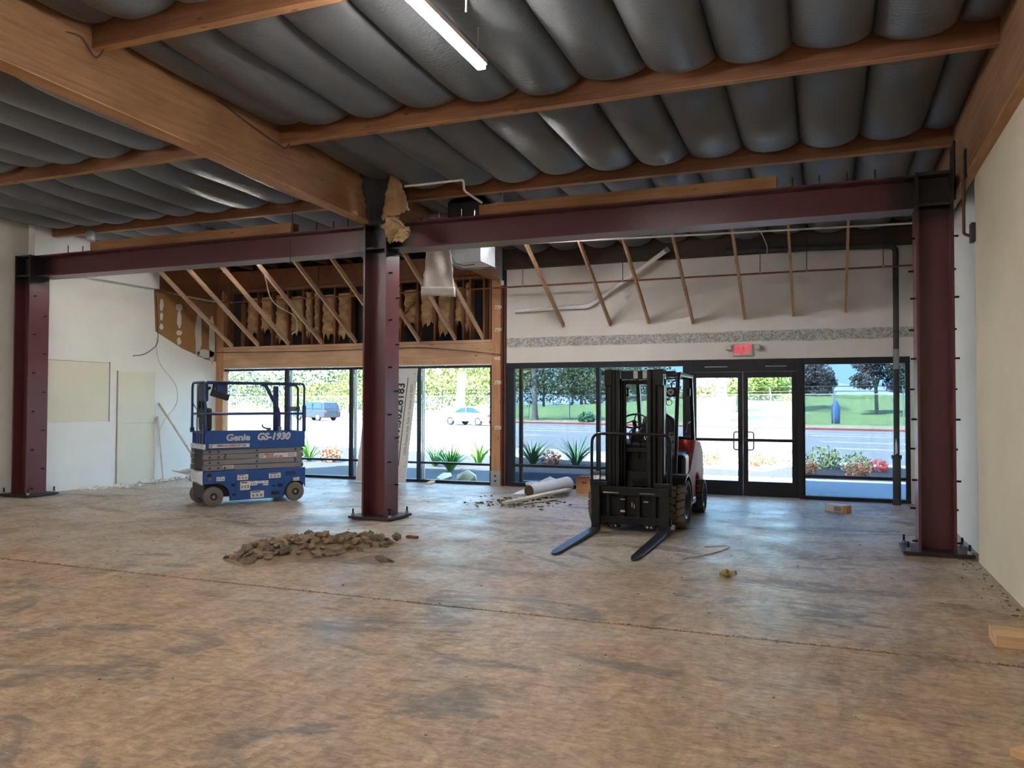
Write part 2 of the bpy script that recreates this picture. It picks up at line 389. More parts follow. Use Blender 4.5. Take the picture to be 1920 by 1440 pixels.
# ---------------------------------------------------------------- mesh builder
class MB:
    def __init__(s): s.v = []; s.f = []
    def add(s, vs, fs):
        o = len(s.v); s.v += [tuple(p) for p in vs]; s.f += [tuple(i + o for i in f) for f in fs]; return s
    def box(s, x0, x1, y0, y1, z0, z1):
        return s.add([(x0, y0, z0), (x1, y0, z0), (x1, y1, z0), (x0, y1, z0), (x0, y0, z1), (x1, y0, z1), (x1, y1, z1), (x0, y1, z1)],
                     [(0, 3, 2, 1), (4, 5, 6, 7), (0, 1, 5, 4), (1, 2, 6, 5), (2, 3, 7, 6), (3, 0, 4, 7)])
    def beam(s, p0, p1, w, h, up=(0, 0, 1)):
        """bar of section w (sideways) x h (up) from p0 to p1"""
        p0, p1 = Vector(p0), Vector(p1); d = (p1 - p0).normalized(); u = Vector(up)
        sd = d.cross(u).normalized(); u = sd.cross(d).normalized()
        vs = []
        for p in (p0, p1):
            for a, b in ((-1, -1), (1, -1), (1, 1), (-1, 1)): vs.append(p + sd * (a * w / 2) + u * (b * h / 2))
        return s.add(vs, [(3, 2, 1, 0), (4, 5, 6, 7), (0, 1, 5, 4), (1, 2, 6, 5), (2, 3, 7, 6), (3, 0, 4, 7)])
    def tube(s, pts, r, n=8, cap=True):
        pts = [Vector(p) for p in pts]; m = len(pts); rings = []
        ref = None
        for i, p in enumerate(pts):
            d = (pts[min(i + 1, m - 1)] - pts[max(i - 1, 0)]).normalized()
            if ref is None: ref = Vector((0, 0, 1)) if abs(d.z) < 0.9 else Vector((1, 0, 0))
            a = d.cross(ref).normalized(); b = a.cross(d).normalized(); ref = b
            rr = r[i] if isinstance(r, (list, tuple)) else r
            rings.append([p + a * (rr * math.cos(t)) + b * (rr * math.sin(t)) for t in [2 * math.pi * k / n for k in range(n)]])
        vs = [q for g in rings for q in g]; fs = []
        for i in range(m - 1):
            for k in range(n):
                fs.append((i * n + k, i * n + (k + 1) % n, (i + 1) * n + (k + 1) % n, (i + 1) * n + k))
        if cap: fs += [tuple(range(n - 1, -1, -1)), tuple((m - 1) * n + k for k in range(n))]
        return s.add(vs, fs)
    def cyl(s, p0, p1, r, n=16, r2=None): return s.tube([p0, p1], [r, r if r2 is None else r2], n)
    def prism(s, poly, axis, lo, hi):
        """closed outline extruded along an axis; outline gives the two other coordinates in order"""
        n = len(poly); vs = []
        for h in (lo, hi):
            for a, b in poly: vs.append({0: (h, a, b), 1: (a, h, b), 2: (a, b, h)}[axis])
        fs = [tuple(range(n - 1, -1, -1)), tuple(range(n, 2 * n))]
        for i in range(n): fs.append((i, (i + 1) % n, n + (i + 1) % n, n + i))
        return s.add(vs, fs)
    def lathe(s, prof, c, axis=1, n=24):
        """profile of (radius, offset along axis) spun about an axis through c"""
        vs = []; m = len(prof); c = Vector(c)
        for k in range(n):
            t = 2 * math.pi * k / n; ca, sa = math.cos(t), math.sin(t)
            for r, h in prof:
                o = {0: (h, r * ca, r * sa), 1: (r * ca, h, r * sa), 2: (r * ca, r * sa, h)}[axis]
                vs.append(c + Vector(o))
        fs = []
        for k in range(n):
            for i in range(m - 1):
                a, b = k * m + i, ((k + 1) % n) * m + i
                fs.append((a, b, b + 1, a + 1))
        return s.add(vs, fs)
    def grid(s, fn, nu, nv):
        vs = [fn(i / nu, j / nv) for j in range(nv + 1) for i in range(nu + 1)]
        fs = [(j * (nu + 1) + i, j * (nu + 1) + i + 1, (j + 1) * (nu + 1) + i + 1, (j + 1) * (nu + 1) + i) for j in range(nv) for i in range(nu)]
        return s.add(vs, fs)
    def rock(s, c, r, seed, flat=0.7):
        rnd = random.Random(seed); bm = bmesh.new(); bmesh.ops.create_icosphere(bm, subdivisions=1, radius=1)
        sx, sy, sz = r * rnd.uniform(0.7, 1.35), r * rnd.uniform(0.7, 1.35), r * flat * rnd.uniform(0.7, 1.2)
        q = Matrix.Rotation(rnd.uniform(0, 6.3), 3, 'Z') @ Matrix.Rotation(rnd.uniform(-.5, .5), 3, 'X')
        vs = [Vector(c) + q @ Vector((v.co.x * sx * rnd.uniform(.72, 1.2), v.co.y * sy * rnd.uniform(.72, 1.2), v.co.z * sz * rnd.uniform(.72, 1.2))) for v in bm.verts]
        bm.verts.index_update(); fs = [tuple(v.index for v in f.verts) for f in bm.faces]; bm.free()
        return s.add(vs, fs)
    def mesh(s, name, off=(0, 0, 0)):
        me = bpy.data.meshes.new(name); o = Vector(off)
        me.from_pydata([tuple(Vector(p) - o) for p in s.v], [], s.f)
        bm = bmesh.new(); bm.from_mesh(me); bmesh.ops.recalc_face_normals(bm, faces=bm.faces); bm.to_mesh(me); bm.free()
        me.update(); return me
    def build(s, name, mat, parent=None, smooth=False, bevel=0.0, angle=40):
        off = parent.get('_o', (0, 0, 0)) if parent is not None else (0, 0, 0)
        me = s.mesh(name, off); me.materials.append(MATS[mat])
        if smooth:
            me.polygons.foreach_set('use_smooth', [True] * len(me.polygons)); me.set_sharp_from_angle(angle=R(angle))
        o = bpy.data.objects.new(name, me); COL.objects.link(o)
        if parent is not None: o.parent = parent; o['_o'] = tuple(off)
        else: o['_o'] = (0.0, 0.0, 0.0)
        if bevel:
            b = o.modifiers.new('edge', 'BEVEL'); b.width = bevel; b.segments = 2; b.limit_method = 'ANGLE'; b.angle_limit = R(40)
        return o
def tag(o, label=None, cat=None, group=None, kind=None):
    for k, v in (('label', label), ('category', cat), ('group', group), ('kind', kind)):
        if v: o[k] = v
    return o
def thing(name, label, cat, loc=(0, 0, 0), rotz=0.0, group=None, local=False):
    """an Empty at the thing's base; parts are given in room coordinates unless local"""
    e = bpy.data.objects.new(name, None); COL.objects.link(e); e.location = loc; e.rotation_euler = (0, 0, rotz)
    e.empty_display_size = 0.2
    e['_o'] = (0.0, 0.0, 0.0) if local else tuple(float(x) for x in loc)
    return tag(e, label, cat, group)
def struct(name, mb, mat, **kw):
    return tag(mb.build(name, mat, None, **kw), kind='structure')
def single(name, mb, mat, label, cat, base, group=None, **kw):
    """a thing that is one mesh, with its origin at its base"""
    off = tuple(base)
    me = mb.mesh(name, off); me.materials.append(MATS[mat])
    if kw.get('smooth'):
        me.polygons.foreach_set('use_smooth', [True] * len(me.polygons)); me.set_sharp_from_angle(angle=R(kw.get('angle', 40)))
    o = bpy.data.objects.new(name, me); COL.objects.link(o); o.location = off; o['_o'] = off
    if kw.get('bevel'):
        b = o.modifiers.new('edge', 'BEVEL'); b.width = kw['bevel']; b.segments = 2; b.limit_method = 'ANGLE'; b.angle_limit = R(40)
    return tag(o, label, cat, group)
def copy_part(o, parent=None, loc=None):
    c = o.copy(); COL.objects.link(c)
    if parent is not None: c.parent = parent
    if loc is not None: c.location = loc
    return c
def copy_tree(o, parent=None, loc=None, rotz=None, label=None):
    c = o.copy(); COL.objects.link(c); c.parent = parent
    if loc is not None: c.location = loc
    if rotz is not None: c.rotation_euler = (0, 0, rotz)
    if label: c['label'] = label
    for ch in list(o.children): copy_tree(ch, c)
    return c
def text_mesh(body, size, bold=0.0, shear=0.0, depth=0.002, spacing=1.0, xs=1.0):
    cu = bpy.data.curves.new('lettering', 'FONT'); cu.body = body; cu.size = size; cu.offset = bold; cu.shear = shear
    cu.extrude = depth; cu.space_character = spacing; cu.align_x = 'CENTER'; cu.align_y = 'CENTER'; cu.resolution_u = 3
    t = bpy.data.objects.new('lettering', cu); COL.objects.link(t)
    dg = bpy.context.evaluated_depsgraph_get(); dg.update()
    me = bpy.data.meshes.new_from_object(t.evaluated_get(dg))
    bpy.data.objects.remove(t); bpy.data.curves.remove(cu)
    if xs != 1.0:
        for v in me.vertices: v.co.x *= xs
    return me
def text(name, body, size, mat, parent, at, right, up, **kw):
    """lettering whose baseline runs along `right`, given in the parent's own coordinates"""
    me = text_mesh(body, size, **kw); me.materials.clear(); me.materials.append(MATS[mat])
    r, u = Vector(right).normalized(), Vector(up).normalized(); n = r.cross(u)
    M = Matrix(((r.x, u.x, n.x, at[0]), (r.y, u.y, n.y, at[1]), (r.z, u.z, n.z, at[2]), (0, 0, 0, 1)))
    me.transform(M)
    o = bpy.data.objects.new(name, me); COL.objects.link(o); o.parent = parent
    return o
def arc(c, a0, a1, r, u, v, n=6):
    c, u, v = Vector(c), Vector(u), Vector(v)
    return [c + u * (r * math.cos(R(a0 + (a1 - a0) * i / n))) + v * (r * math.sin(R(a0 + (a1 - a0) * i / n))) for i in range(n + 1)]
def bend(pts, r=0.08, n=5):
    """round the corners of a polyline"""
    pts = [Vector(p) for p in pts]; out = [pts[0]]
    for i in range(1, len(pts) - 1):
        p, a, b = pts[i], pts[i - 1], pts[i + 1]
        ra = min(r, (a - p).length * 0.45, (b - p).length * 0.45)
        q0 = p + (a - p).normalized() * ra; q1 = p + (b - p).normalized() * ra
        for k in range(n + 1):
            t = k / n; out.append(q0 * (1 - t) ** 2 + p * (2 * t * (1 - t)) + q1 * t ** 2)
    out.append(pts[-1]); return out

# ================================================================ the room
YS = 14.68           # inner face of the storefront
SLOPE = -0.02        # the roof falls gently towards the street
def pb(y): return 4.64 + SLOPE * (y - 10)          # underside of the purlins
def deck(y): return pb(y) + 0.33
def glz(y): return 4.20 + SLOPE * (y - 10)         # underside of the glulam
XL, XR = -13.13, 1.50
PUR = [-2.70, -0.12, 2.46, 5.06, 7.64, 10.29, 12.90]
SEAM_R = [-5.94, -5.55] + [1.08 - 0.663 * k for k in range(9, -1, -1)] + [1.44]
SEAM_L = [-13.13, -12.78] + [-12.78 + 0.672 * k for k in range(1, 10)] + [-6.13]
SEAM_L = sorted(set(round(x, 3) for x in SEAM_L if x < -6.3)) + [-6.13]

def struct_root(name):
    e = bpy.data.objects.new(name, None); COL.objects.link(e); e['_o'] = (0.0, 0.0, 0.0)
    return tag(e, kind='structure')

struct('floor', MB().prism([(-8, -.2), (14.9, -.2), (14.9, 0), (5.868, 0), (5.862, -.014), (5.846, -.014), (5.84, 0), (-8, 0)], 0, XL - .45, XR + .2), 'concrete_floor')
WR = struct('wall_right', MB().box(XR, XR + .25, -8, 9.55, 0, 5.6), 'wall_plaster')
MB().box(XR + .08, XR + .25, 9.55, 14.9, 0, 5.6).build('recessed_bay', 'white_wall', WR)
WL = struct('wall_left', MB().box(XL - .45, XL, 10.14, 14.9, 0, 5.6).box(XL - .45, XL - .25, -8, 10.14, 0, 5.6), 'white_wall')
struct('wall_back', MB().box(XL - .45, XR + .2, -8.2, -8, 0, 5.6), 'white_wall')
struct('wall_front', MB().box(-5.87, XR + .08, YS, YS + .2, 2.44, 5.3).box(1.34, XR + .08, YS, YS + .2, 0, 2.44), 'storefront_stucco')

# roof deck with the bagged insulation slung between the purlins
CE = struct('ceiling', MB().prism([(-8.2, deck(-8.2)), (15.3, deck(15.3)), (15.3, deck(15.3) + .2), (-8.2, deck(-8.2) + .2)], 0, XL - .45, XR + .2), 'soffit_wood')
def bag_mesh(length, seed):
    rnd = random.Random(seed)
    a, b = rnd.uniform(-.10, .10), rnd.uniform(0, 6)
    def fn(u, v):
        x, y = 2 * u - 1, 2 * v - 1
        x2 = math.copysign(abs(x) ** 0.85, x)
        s = max(0.0, 1 - abs(x2) ** 2.1) ** 0.52
        k = max(0.0, 1 - abs(y) ** 9) ** 0.55
        e = 1 - 0.55 * (1 - k)
        sag = 0.215 * s * k * (1 + 0.10 * math.sin(2.2 * y + b) + a * x)
        return (x2 * 0.5, y * length / 2, -sag + 0.10 * (1 - e) )
    g = MB().grid(fn, 16, 34)
    me = g.mesh('insulation_bag'); me.materials.append(MATS['black_bag_sheet'])
    me.polygons.foreach_set('use_smooth', [True] * len(me.polygons))
    return me
def bag_row(seams, y0, y1, seed):
    rnd = random.Random(seed)
    ms = [bag_mesh(y1 - y0, seed + k) for k in range(3)]
    for i in range(len(seams) - 1):
        w = seams[i + 1] - seams[i]
        o = bpy.data.objects.new('insulation_bag', ms[i % 3]); COL.objects.link(o); o.parent = CE
        yc = (y0 + y1) / 2
        o.location = ((seams[i] + seams[i + 1]) / 2, yc, pb(yc) + 0.235 + rnd.uniform(-.012, .012))
        o.scale = (w * 1.03, 1, min(1.0, w / .6) * rnd.uniform(0.88, 1.12)); o.rotation_euler = (math.atan(SLOPE), 0, 0)
for j, (a, b) in enumerate(zip(PUR[2:], PUR[3:] + [YS])):
    bag_row(SEAM_R, a + .085, b + .005, 100 + 10 * j)
for j, (a, b) in enumerate([(PUR[3], PUR[4]), (PUR[4], PUR[5]), (PUR[5], 12.30)]):
    bag_row(SEAM_L, a + .085, b + .005, 300 + 10 * j)
# bare deck boards and small rafters over the left shop window
sub = MB().box(-.02, .02, -1.17, 1.17, -.10, 0)
sm = sub.mesh('sub_purlin'); sm.materials.append(MATS['purlin_wood'])
for x in SEAM_L[1:-1]:
    o = bpy.data.objects.new('sub_purlin', sm); COL.objects.link(o); o.parent = CE
    o.location = (x, 13.5, deck(13.5) - .12); o.rotation_euler = (math.atan(SLOPE), 0, 0)

# ---- left front wall: timber header, studs, kraft batts
WF = struct_root('wall_front_left')
MB().box(XL, -5.95, 14.95, 15.05, 2.5, 5.2).build('sheathing', 'black_paper', WF)
MB().box(-12.92, -6.18, 14.66, 14.86, 2.44, 2.86).build('header_beam', 'header_wood', WF, bevel=.006)
MB().box(-12.92, -6.18, 14.64, 14.86, 2.862, 2.92).build('sill_plate', 'header_wood', WF, bevel=.003)
MB().box(-12.92, -6.18, 14.66, 14.86, 4.16, 4.22).build('top_plate', 'stud_wood', WF)
MB().box(XL, -6.14, 14.52, 14.66, 4.22, 4.62).build('ledger', 'soffit_wood', WF)
SX = [-12.81, -12.37, -11.97, -11.57, -11.15, -10.74, -10.50, -10.32, -9.91, -9.51, -9.1, -8.7, -8.28, -7.88, -7.48, -7.07, -6.83, -6.67, -6.37, -6.23]
stud = MB().box(-.019, .019, -.09, .09, 2.92, 4.16).mesh('stud'); stud.materials.append(MATS['stud_wood'])
for x in SX:
    o = bpy.data.objects.new('stud', stud); COL.objects.link(o); o.parent = WF; o.location = (x, 14.77, 0)
MB().box(-12.42, -12.31, 14.66, 14.70, 2.92, 3.9).build('stud', 'stud_wood', WF)
MB().box(XL, -12.92, 14.66, 14.84, 0.0, 4.16).build('corner_stud', 'post_wood', WF, bevel=.004)
rnd = random.Random(5)
for i, (a, b) in enumerate(zip(SX, SX[1:])):
    if i in (0, 9, 17, 18): continue
    if b - a < .12: continue
    lo, hi = 2.98 + rnd.uniform(.05, .32), 4.12 - rnd.uniform(0, .12)
    ph = rnd.uniform(0, 9)
    def fn(u, v, a=a, b=b, lo=lo, hi=hi, ph=ph):
        z = lo + (hi - lo) * v
        if v == 0: z += .07 * math.sin(17 * u + ph) + .05 * math.sin(41 * u + ph)
        y = 14.88 - .18 * (max(0, 1 - (2 * u - 1) ** 4) ** .6) + .018 * math.sin(23 * v + 6 * u + ph) + .012 * math.sin(47 * v - 9 * u + ph)
        return (a + .02 + (b - a - .04) * u, y, z)
    MB().grid(fn, 12, 26).build('insulation_batt', 'kraft_batt', WF, smooth=True, angle=80)
MB().beam((-8.72, 14.66, 2.95), (-7.95, 14.70, 3.75), .04, .09, (0, 1, 0)).build('diagonal_brace', 'stud_wood', WF)

# timber post between the two shop fronts
tp = thing('timber_post', 'square timber post on a galvanized base between the two shop fronts', 'post', (-6.07, YS, 0))
MB().box(-6.17, -5.98, 14.62, 14.80, 0.02, glz(14.6)).build('shaft', 'post_wood', tp, bevel=.006)
br = MB().box(-6.18, -5.97, 14.605, 14.62, 0.0, .30).build('base_bracket', 'galvanized', tp, bevel=.003)
for z in (.10, .2): MB().cyl((-6.075, 14.59, z), (-6.075, 14.605, z), .018, 10).build('bolt', 'dark_metal', br)
for k, z in enumerate((3.55, 3.1, 2.05, 1.15)):
    text('chalk_mark', '770', .10, 'white_plastic', tp, (-6.04 + 6.07, 14.617 - YS, z), (1, 0, 0), (0, 0, 1), bold=.004, shear=.25)
text('chalk_mark', 'WS', .09, 'white_plastic', tp, (-6.05 + 6.07, 14.617 - YS, 2.53), (1, 0, 0), (0, 0, 1), bold=.004)
single('steel_channel', MB().box(-5.975, -5.945, 14.66, 14.78, 0, 4.0).box(-5.945, -5.915, 14.72, 14.78, 0, 4.0).box(-5.915, -5.885, 14.66, 14.78, 0, 4.0), 'rust_pipe',
       'rusty steel channel standing upright beside the timber post', 'channel', (-5.93, 14.7, 0))

# ---- left shop window (bronze frame, clear glass)
def bar(root, x0, x1, z0, z1, mat, name='frame_bar', y0=YS + .02, y1=YS + .12):
    return MB().box(x0, x1, y0, y1, z0, z1).build(name, mat, root, bevel=.004)
W1 = struct_root('window_1')
bar(W1, -13.0, -6.19, 2.36, 2.41, 'window_bronze'); bar(W1, -13.0, -6.19, 0.0, .06, 'window_bronze', 'sill')
xs1 = [-12.98, -11.2, -9.51, -7.86, -6.21]
for i, x in enumerate(xs1):
    bar(W1, x - .03, x + .03, .06, 2.36, 'window_bronze', 'mullion')
    if 0 < i < 4:
        for d in (.045, .085): bar(W1, x + d, x + d + .02, .06, 2.36, 'window_light_edge', 'glazing_stop', YS + .1, YS + .14)
for a, b in zip(xs1, xs1[1:]):
    bar(W1, a + .03, b - .03, .385, .43, 'window_bronze', 'mid_rail')
    MB().box(a + .03, b - .03, YS + .065, YS + .071, .43, 2.36).build('pane', 'clear_glass', W1)
    MB().box(a + .03, b - .03, YS + .065, YS + .071, .06, .385).build('pane', 'clear_glass', W1)
single('flashing_strip', MB().box(-12.9, -6.2, 14.67, 14.72, 2.412, 2.437), 'white_plastic', 'thin white strip between the timber header and the left window frame', 'strip', (-9.5, 14.7, 2.412))

# ---- right shop front: black frame, blue tinted panes, a pair of clear glass doors
W2 = struct_root('window_2')
bar(W2, -5.87, -2.35, 2.33, 2.44, 'window_black', 'head', YS - .01, YS + .12); bar(W2, -5.87, -2.35, 0, .08, 'window_black', 'sill', YS - .01)
for a, b in ((-5.87, -5.72), (-4.04, -3.97), (-2.40, -2.35)): bar(W2, a, b, .08, 2.33, 'window_black', 'mullion')
for a, b in ((-5.72, -4.04), (-3.97, -2.40)):
    bar(W2, a, b, .39, .44, 'window_black', 'mid_rail')
    MB().box(a, b, YS + .065, YS + .071, .44, 2.33).build('pane', 'tinted_glass', W2)
    MB().box(a, b, YS + .065, YS + .071, .08, .39).build('pane', 'tinted_glass', W2)
W3 = struct_root('window_3')
bar(W3, -.33, 1.34, 2.33, 2.44, 'window_black', 'head', YS - .01, YS + .12); bar(W3, -.33, 1.34, 0, .06, 'window_black', 'sill', YS - .01)
for a, b in ((-.33, -.30), (1.27, 1.34)): bar(W3, a, b, .06, 2.33, 'window_black', 'mullion')
bar(W3, -.30, 1.27, .37, .42, 'window_black', 'mid_rail')
MB().box(-.30, 1.27, YS + .065, YS + .071, .42, 2.33).build('pane', 'tinted_glass', W3)
MB().box(-.30, 1.27, YS + .065, YS + .071, .06, .37).build('pane', 'tinted_glass', W3)
T1 = struct_root('trim_1')
bar(T1, -2.35, -2.24, 0, 2.44, 'window_black', 'door_jamb', YS - .02, YS + .14); bar(T1, -.43, -.33, 0, 2.44, 'window_black', 'door_jamb', YS - .02, YS + .14)
bar(T1, -2.24, -.43, 2.215, 2.44, 'window_black', 'door_head', YS - .02, YS + .14)
bar(T1, -2.0, -1.6, 2.30, 2.315, 'galvanized', 'closer_strip', YS - .035, YS - .02); bar(T1, -.95, -.6, 2.30, 2.315, 'galvanized', 'closer_strip', YS - .035, YS - .02)
MB().box(-2.3, -.38, YS - .04, YS + .16, 0, .012).build('threshold', 'galvanized', T1)
for n, (a, b, hx) in enumerate(((-2.239, -1.340, -1.40), (-1.336, -.431, -1.276))):
    D = struct_root('door_%d' % (n + 1))
    sw = .085
    bar(D, a, a + sw, .013, 2.213, 'window_black', 'stile', YS + .01, YS + .06); bar(D, b - sw, b, .013, 2.213, 'window_black', 'stile', YS + .01, YS + .06)
    bar(D, a + sw, b - sw, .013, .27, 'window_black', 'bottom_rail', YS + .01, YS + .06); bar(D, a + sw, b - sw, 2.11, 2.213, 'window_black', 'top_rail', YS + .01, YS + .06)
    MB().box(a + sw, b - sw, YS + .03, YS + .036, .27, 2.11).build('pane', 'clear_glass', D)
    MB().box(a + .03, b - .03, YS - .055, YS - .02, .975, 1.03).build('push_bar', 'window_bronze', D, bevel=.01)
    for x in (a + .05, b - .05): MB().box(x - .02, x + .02, YS - .03, YS + .01, .97, 1.035).build('bar_bracket', 'dark_metal', D)
    s = -1 if n == 0 else 1
    x0 = hx
    MB().tube(bend([(x0, YS + .06, 1.14), (x0, YS + .13, 1.14), (x0 + s * .11, YS + .13, 1.14), (x0 + s * .11, YS + .13, .82), (x0, YS + .13, .82), (x0, YS + .06, .82)], .045), .013, 8).build('pull_handle', 'truck_steel', D, smooth=True)

# ---- left wall: patched boards, bare kraft patch with filler
MB().box(XL, XL + .012, 9.95, 11.69, 1.27, 2.41).build('wall_board', 'drywall_cream', WL, bevel=.003)
MB().box(XL, XL + .016, 9.95, 11.80, 0.0, 1.26).build('wall_board', 'drywall_white', WL, bevel=.003)
MB().box(XL, XL + .03, 11.90, 12.84, 1.225, 2.27).build('wall_board', 'drywall_cream', WL, bevel=.003)
MB().box(XL, XL + .03, 11.90, 12.84, 0.0, 1.22).build('wall_board', 'drywall_cream', WL, bevel=.003)
MB().box(XL, XL + .008, 11.70, 11.722, 1.2, 2.44).build('board_edge', 'lift_arm', WL)
MB().box(XL, XL + .006, 9.95, 11.72, 2.412, 2.42).build('board_edge', 'lift_arm', WL)
MB().box(XL, XL + .008, 11.885, 11.897, 0, 2.28).build('board_edge', 'lift_arm', WL)
MB().prism([(12.80, 3.99), (14.66, 3.95), (14.66, 2.58), (14.35, 2.62), (13.6, 2.83), (12.85, 3.14)], 0, XL, XL + .012).build('kraft_patch', 'kraft_brown', WL)
def blob(y, z, ry, rz, seed):
    r_ = random.Random(seed); n = 14
    pl = [(y + ry * math.cos(t) * r_.uniform(.75, 1.15), z + rz * math.sin(t) * r_.uniform(.8, 1.15)) for t in [2 * math.pi * k / n for k in range(n)]]
    MB().prism(pl, 0, XL + .012, XL + .018).build('filler_patch', 'joint_compound', WL)
for k, (y, z, ry, rz) in enumerate([(13.0, 3.72, .05, .13), (13.0, 3.47, .045, .09), (13.0, 3.25, .05, .07), (13.5, 3.72, .10, .08), (13.5, 3.47, .07, .20), (13.5, 3.16, .09, .06), (13.5, 2.98, .06, .08)]): blob(y, z, ry, rz, k)
blob(14.08, 3.2, .10, .55, 21); blob(14.5, 3.1, .09, .60, 22); blob(14.3, 2.76, .28, .10, 23)
MB().box(XL, XL + .15, 12.80, 14.66, 4.0, 4.9).build('wall_beam', 'soffit_wood', WL)
MB().box(XL, XL + .16, 9.95, 12.79, 4.02, 4.9).build('boxed_beam', 'drywall_white', WL)

# ================================================================ roof timbers
def purlin(x0, x1, y, label, w=.085):
    t = thing('roof_purlin', label, 'purlin', ((x0 + x1) / 2, y, pb(y)), group='roof purlins')
    MB().box(x0, x1, y, y + w, pb(y), pb(y) + .33).build('timber', 'purlin_wood', t, bevel=.004)
    MB().box(x0, x1, y - .001, y + w + .001, pb(y) - .006, pb(y) + .001).build('lit_underside', 'purlin_wood_lit', t)  # floor bounce painted onto the underside as a paler strip
    return t
PR = [purlin(-5.94, XR, 2.46, 'roof purlin running behind the lit strip lamp, nearest the viewer', ),
      purlin(-5.94, XR, 5.06, 'roof purlin at the top left, meeting the big beam just above the picture corner'),
      purlin(-5.94, XR, 7.64, 'long roof purlin just beyond the end of the lit strip lamp'),
      purlin(-5.94, XR, 10.29, 'roof purlin right above the red steel beam on the right side'),
      purlin(-5.94, XR, 12.90, 'dark roof purlin behind the red steel beam, near the exit wall'),
      purlin(XL, -6.13, 7.64, 'roof purlin left of the big beam, nearer the viewer'),
      purlin(XL, -6.13, 10.29, 'roof purlin left of the big beam, right above the red steel beam')]
for x0, x1, y in ((-5.94, XR, -.12), (-5.94, XR, -2.7), (XL, -6.13, 5.06), (XL, -6.13, 2.46), (XL, -6.13, -.12), (XL, -6.13, -2.7)): pass
def glulam(name, x0, x1, y0, y1, zb, label):
    t = thing(name, label, 'beam', ((x0 + x1) / 2, y0, zb(y0)))
    m = MB().prism([(y0, zb(y0)), (y1, zb(y1)), (y1, deck(y1)), (y0, deck(y0))], 0, x0, x1)
    m.build('laminated_timber', 'glulam_wood', t, bevel=.006)
    MB().prism([(y0, zb(y0) - .008), (y1, zb(y1) - .008), (y1, zb(y1) + .002), (y0, zb(y0) + .002)], 0, x0 - .001, x1 + .001).build('lit_underside', 'glulam_wood_lit', t)  # paler strip puts light from the floor into the underside colour
    return t
GB = glulam('glulam_beam', -6.13, -5.94, -8, 14.62, glz, 'deep laminated timber beam running from upper left to the middle column')
GR = glulam('glulam_beam', 1.40, 1.50, -8, 14.62, lambda y: glz(y) - .15, 'laminated timber beam along the top of the right wall')
MB().box(1.385, 1.402, 10.10, 10.42, 3.95, 4.62).build('hanger_plate', 'dark_metal', GR)
MB().box(1.385, 1.402, 9.35, 9.45, 4.0, 4.3).build('hanger_plate', 'dark_metal', GR)

# wall ledger above the exit
single('wall_ledger', MB().box(-5.9, 1.4, 14.58, 14.68, 4.30, 4.80), 'dark_timber', 'dark timber ledger along the top of the exit wall', 'ledger', (-2.2, 14.6, 4.3))

# ================================================================ red steel frame
FX = .37
def h_section(x0, x1, y0, y1, tf=.028, tw=.02):
    ym = (y0 + y1) / 2
    return [(x0, y0), (x0 + tf, y0), (x0 + tf, ym - tw / 2), (x1 - tf, ym - tw / 2), (x1 - tf, y0), (x1, y0), (x1, y1), (x1 - tf, y1), (x1 - tf, ym + tw / 2), (x0 + tf, ym + tw / 2), (x0 + tf, y1), (x0, y1)]
CY0, CY1 = 9.74, 10.12
BT, BB = 4.205, 3.83
def steel_column(x0, label):
    x1 = x0 + FX; xm = x0 + FX / 2; ym = (CY0 + CY1) / 2
    t = thing('steel_column', label, 'column', (xm, ym, 0), group='red steel columns')
    pz = MB().prism(h_section(x0, x1, CY0, CY1), 2, .05, BT).build('shaft', 'steel_primer', t)
    for z in (BB, BT - .03): MB().box(x0 + .028, x1 - .028, CY0 + .02, CY1 - .02, z, z + .03).build('stiffener', 'steel_burnt', pz)
    bp = MB().box(x0 - .16, x1 + .16, CY0 - .10, CY1 + .12, .02, .05).build('base_plate', 'steel_rod', t, bevel=.003)
    MB().box(x0 - .12, x1 + .12, CY0 - .07, CY1 + .09, 0, .02).build('grout_pad', 'rubble_dark', t)
    for sx in (x0 - .11, x1 + .11):
        for sy in (CY0 - .05, CY1 + .07):
            b = MB().cyl((sx, sy, .05), (sx, sy, .15), .013, 8).build('anchor_bolt', 'dark_metal', t)
            MB().cyl((sx, sy, .05), (sx, sy, .085), .026, 6).build('nut', 'galvanized', b)
    st = MB().cyl((0, 0, 0), (.055, 0, 0), .011, 8).add([], []).mesh('shear_stud'); st.materials.append(MATS['dark_metal'])
    for k in range(11):
        for s, x in ((1, x1), (-1, x0)):
            o = bpy.data.objects.new('shear_stud', st); COL.objects.link(o); o.parent = t
            o.location = (x - xm, (CY0 + .09 if k % 2 == 0 else CY1 - .09) - ym, .14 + k * .335); o.scale = (s, 1, 1)
    return t
steel_column(-13.20 + .02, 'red steel column at the left wall')
steel_column(-6.10, 'red steel column in the middle, carrying the deep timber beam')
steel_column(.96, 'red steel column at the right wall')
def steel_beam(x0, x1, label, rods):
    y0, y1 = 9.85, 10.2; ym = (y0 + y1) / 2; tf, tw = .024, .016
    t = thing('steel_beam', label, 'beam', ((x0 + x1) / 2, ym, BB))
    sec = [(y0, BB), (y1, BB), (y1, BB + tf), (ym + tw / 2, BB + tf), (ym + tw / 2, BT - tf), (y1, BT - tf), (y1, BT), (y0, BT), (y0, BT - tf), (ym - tw / 2, BT - tf), (ym - tw / 2, BB + tf), (y0, BB + tf)]
    MB().prism(sec, 0, x0, x1).build('girder', 'steel_primer', t)
    for x, h in rods: MB().cyl((x, ym, BT), (x, ym, BT + h), .009, 6).build('threaded_rod', 'steel_rod', t)
    return t
steel_beam(-12.81, -6.10, 'red steel beam on the left, from the left wall to the middle column', [(-12.25, .17), (-11.9, .13), (-11.7, .16), (-7.1, .16), (-6.8, .15), (-6.55, .17)])
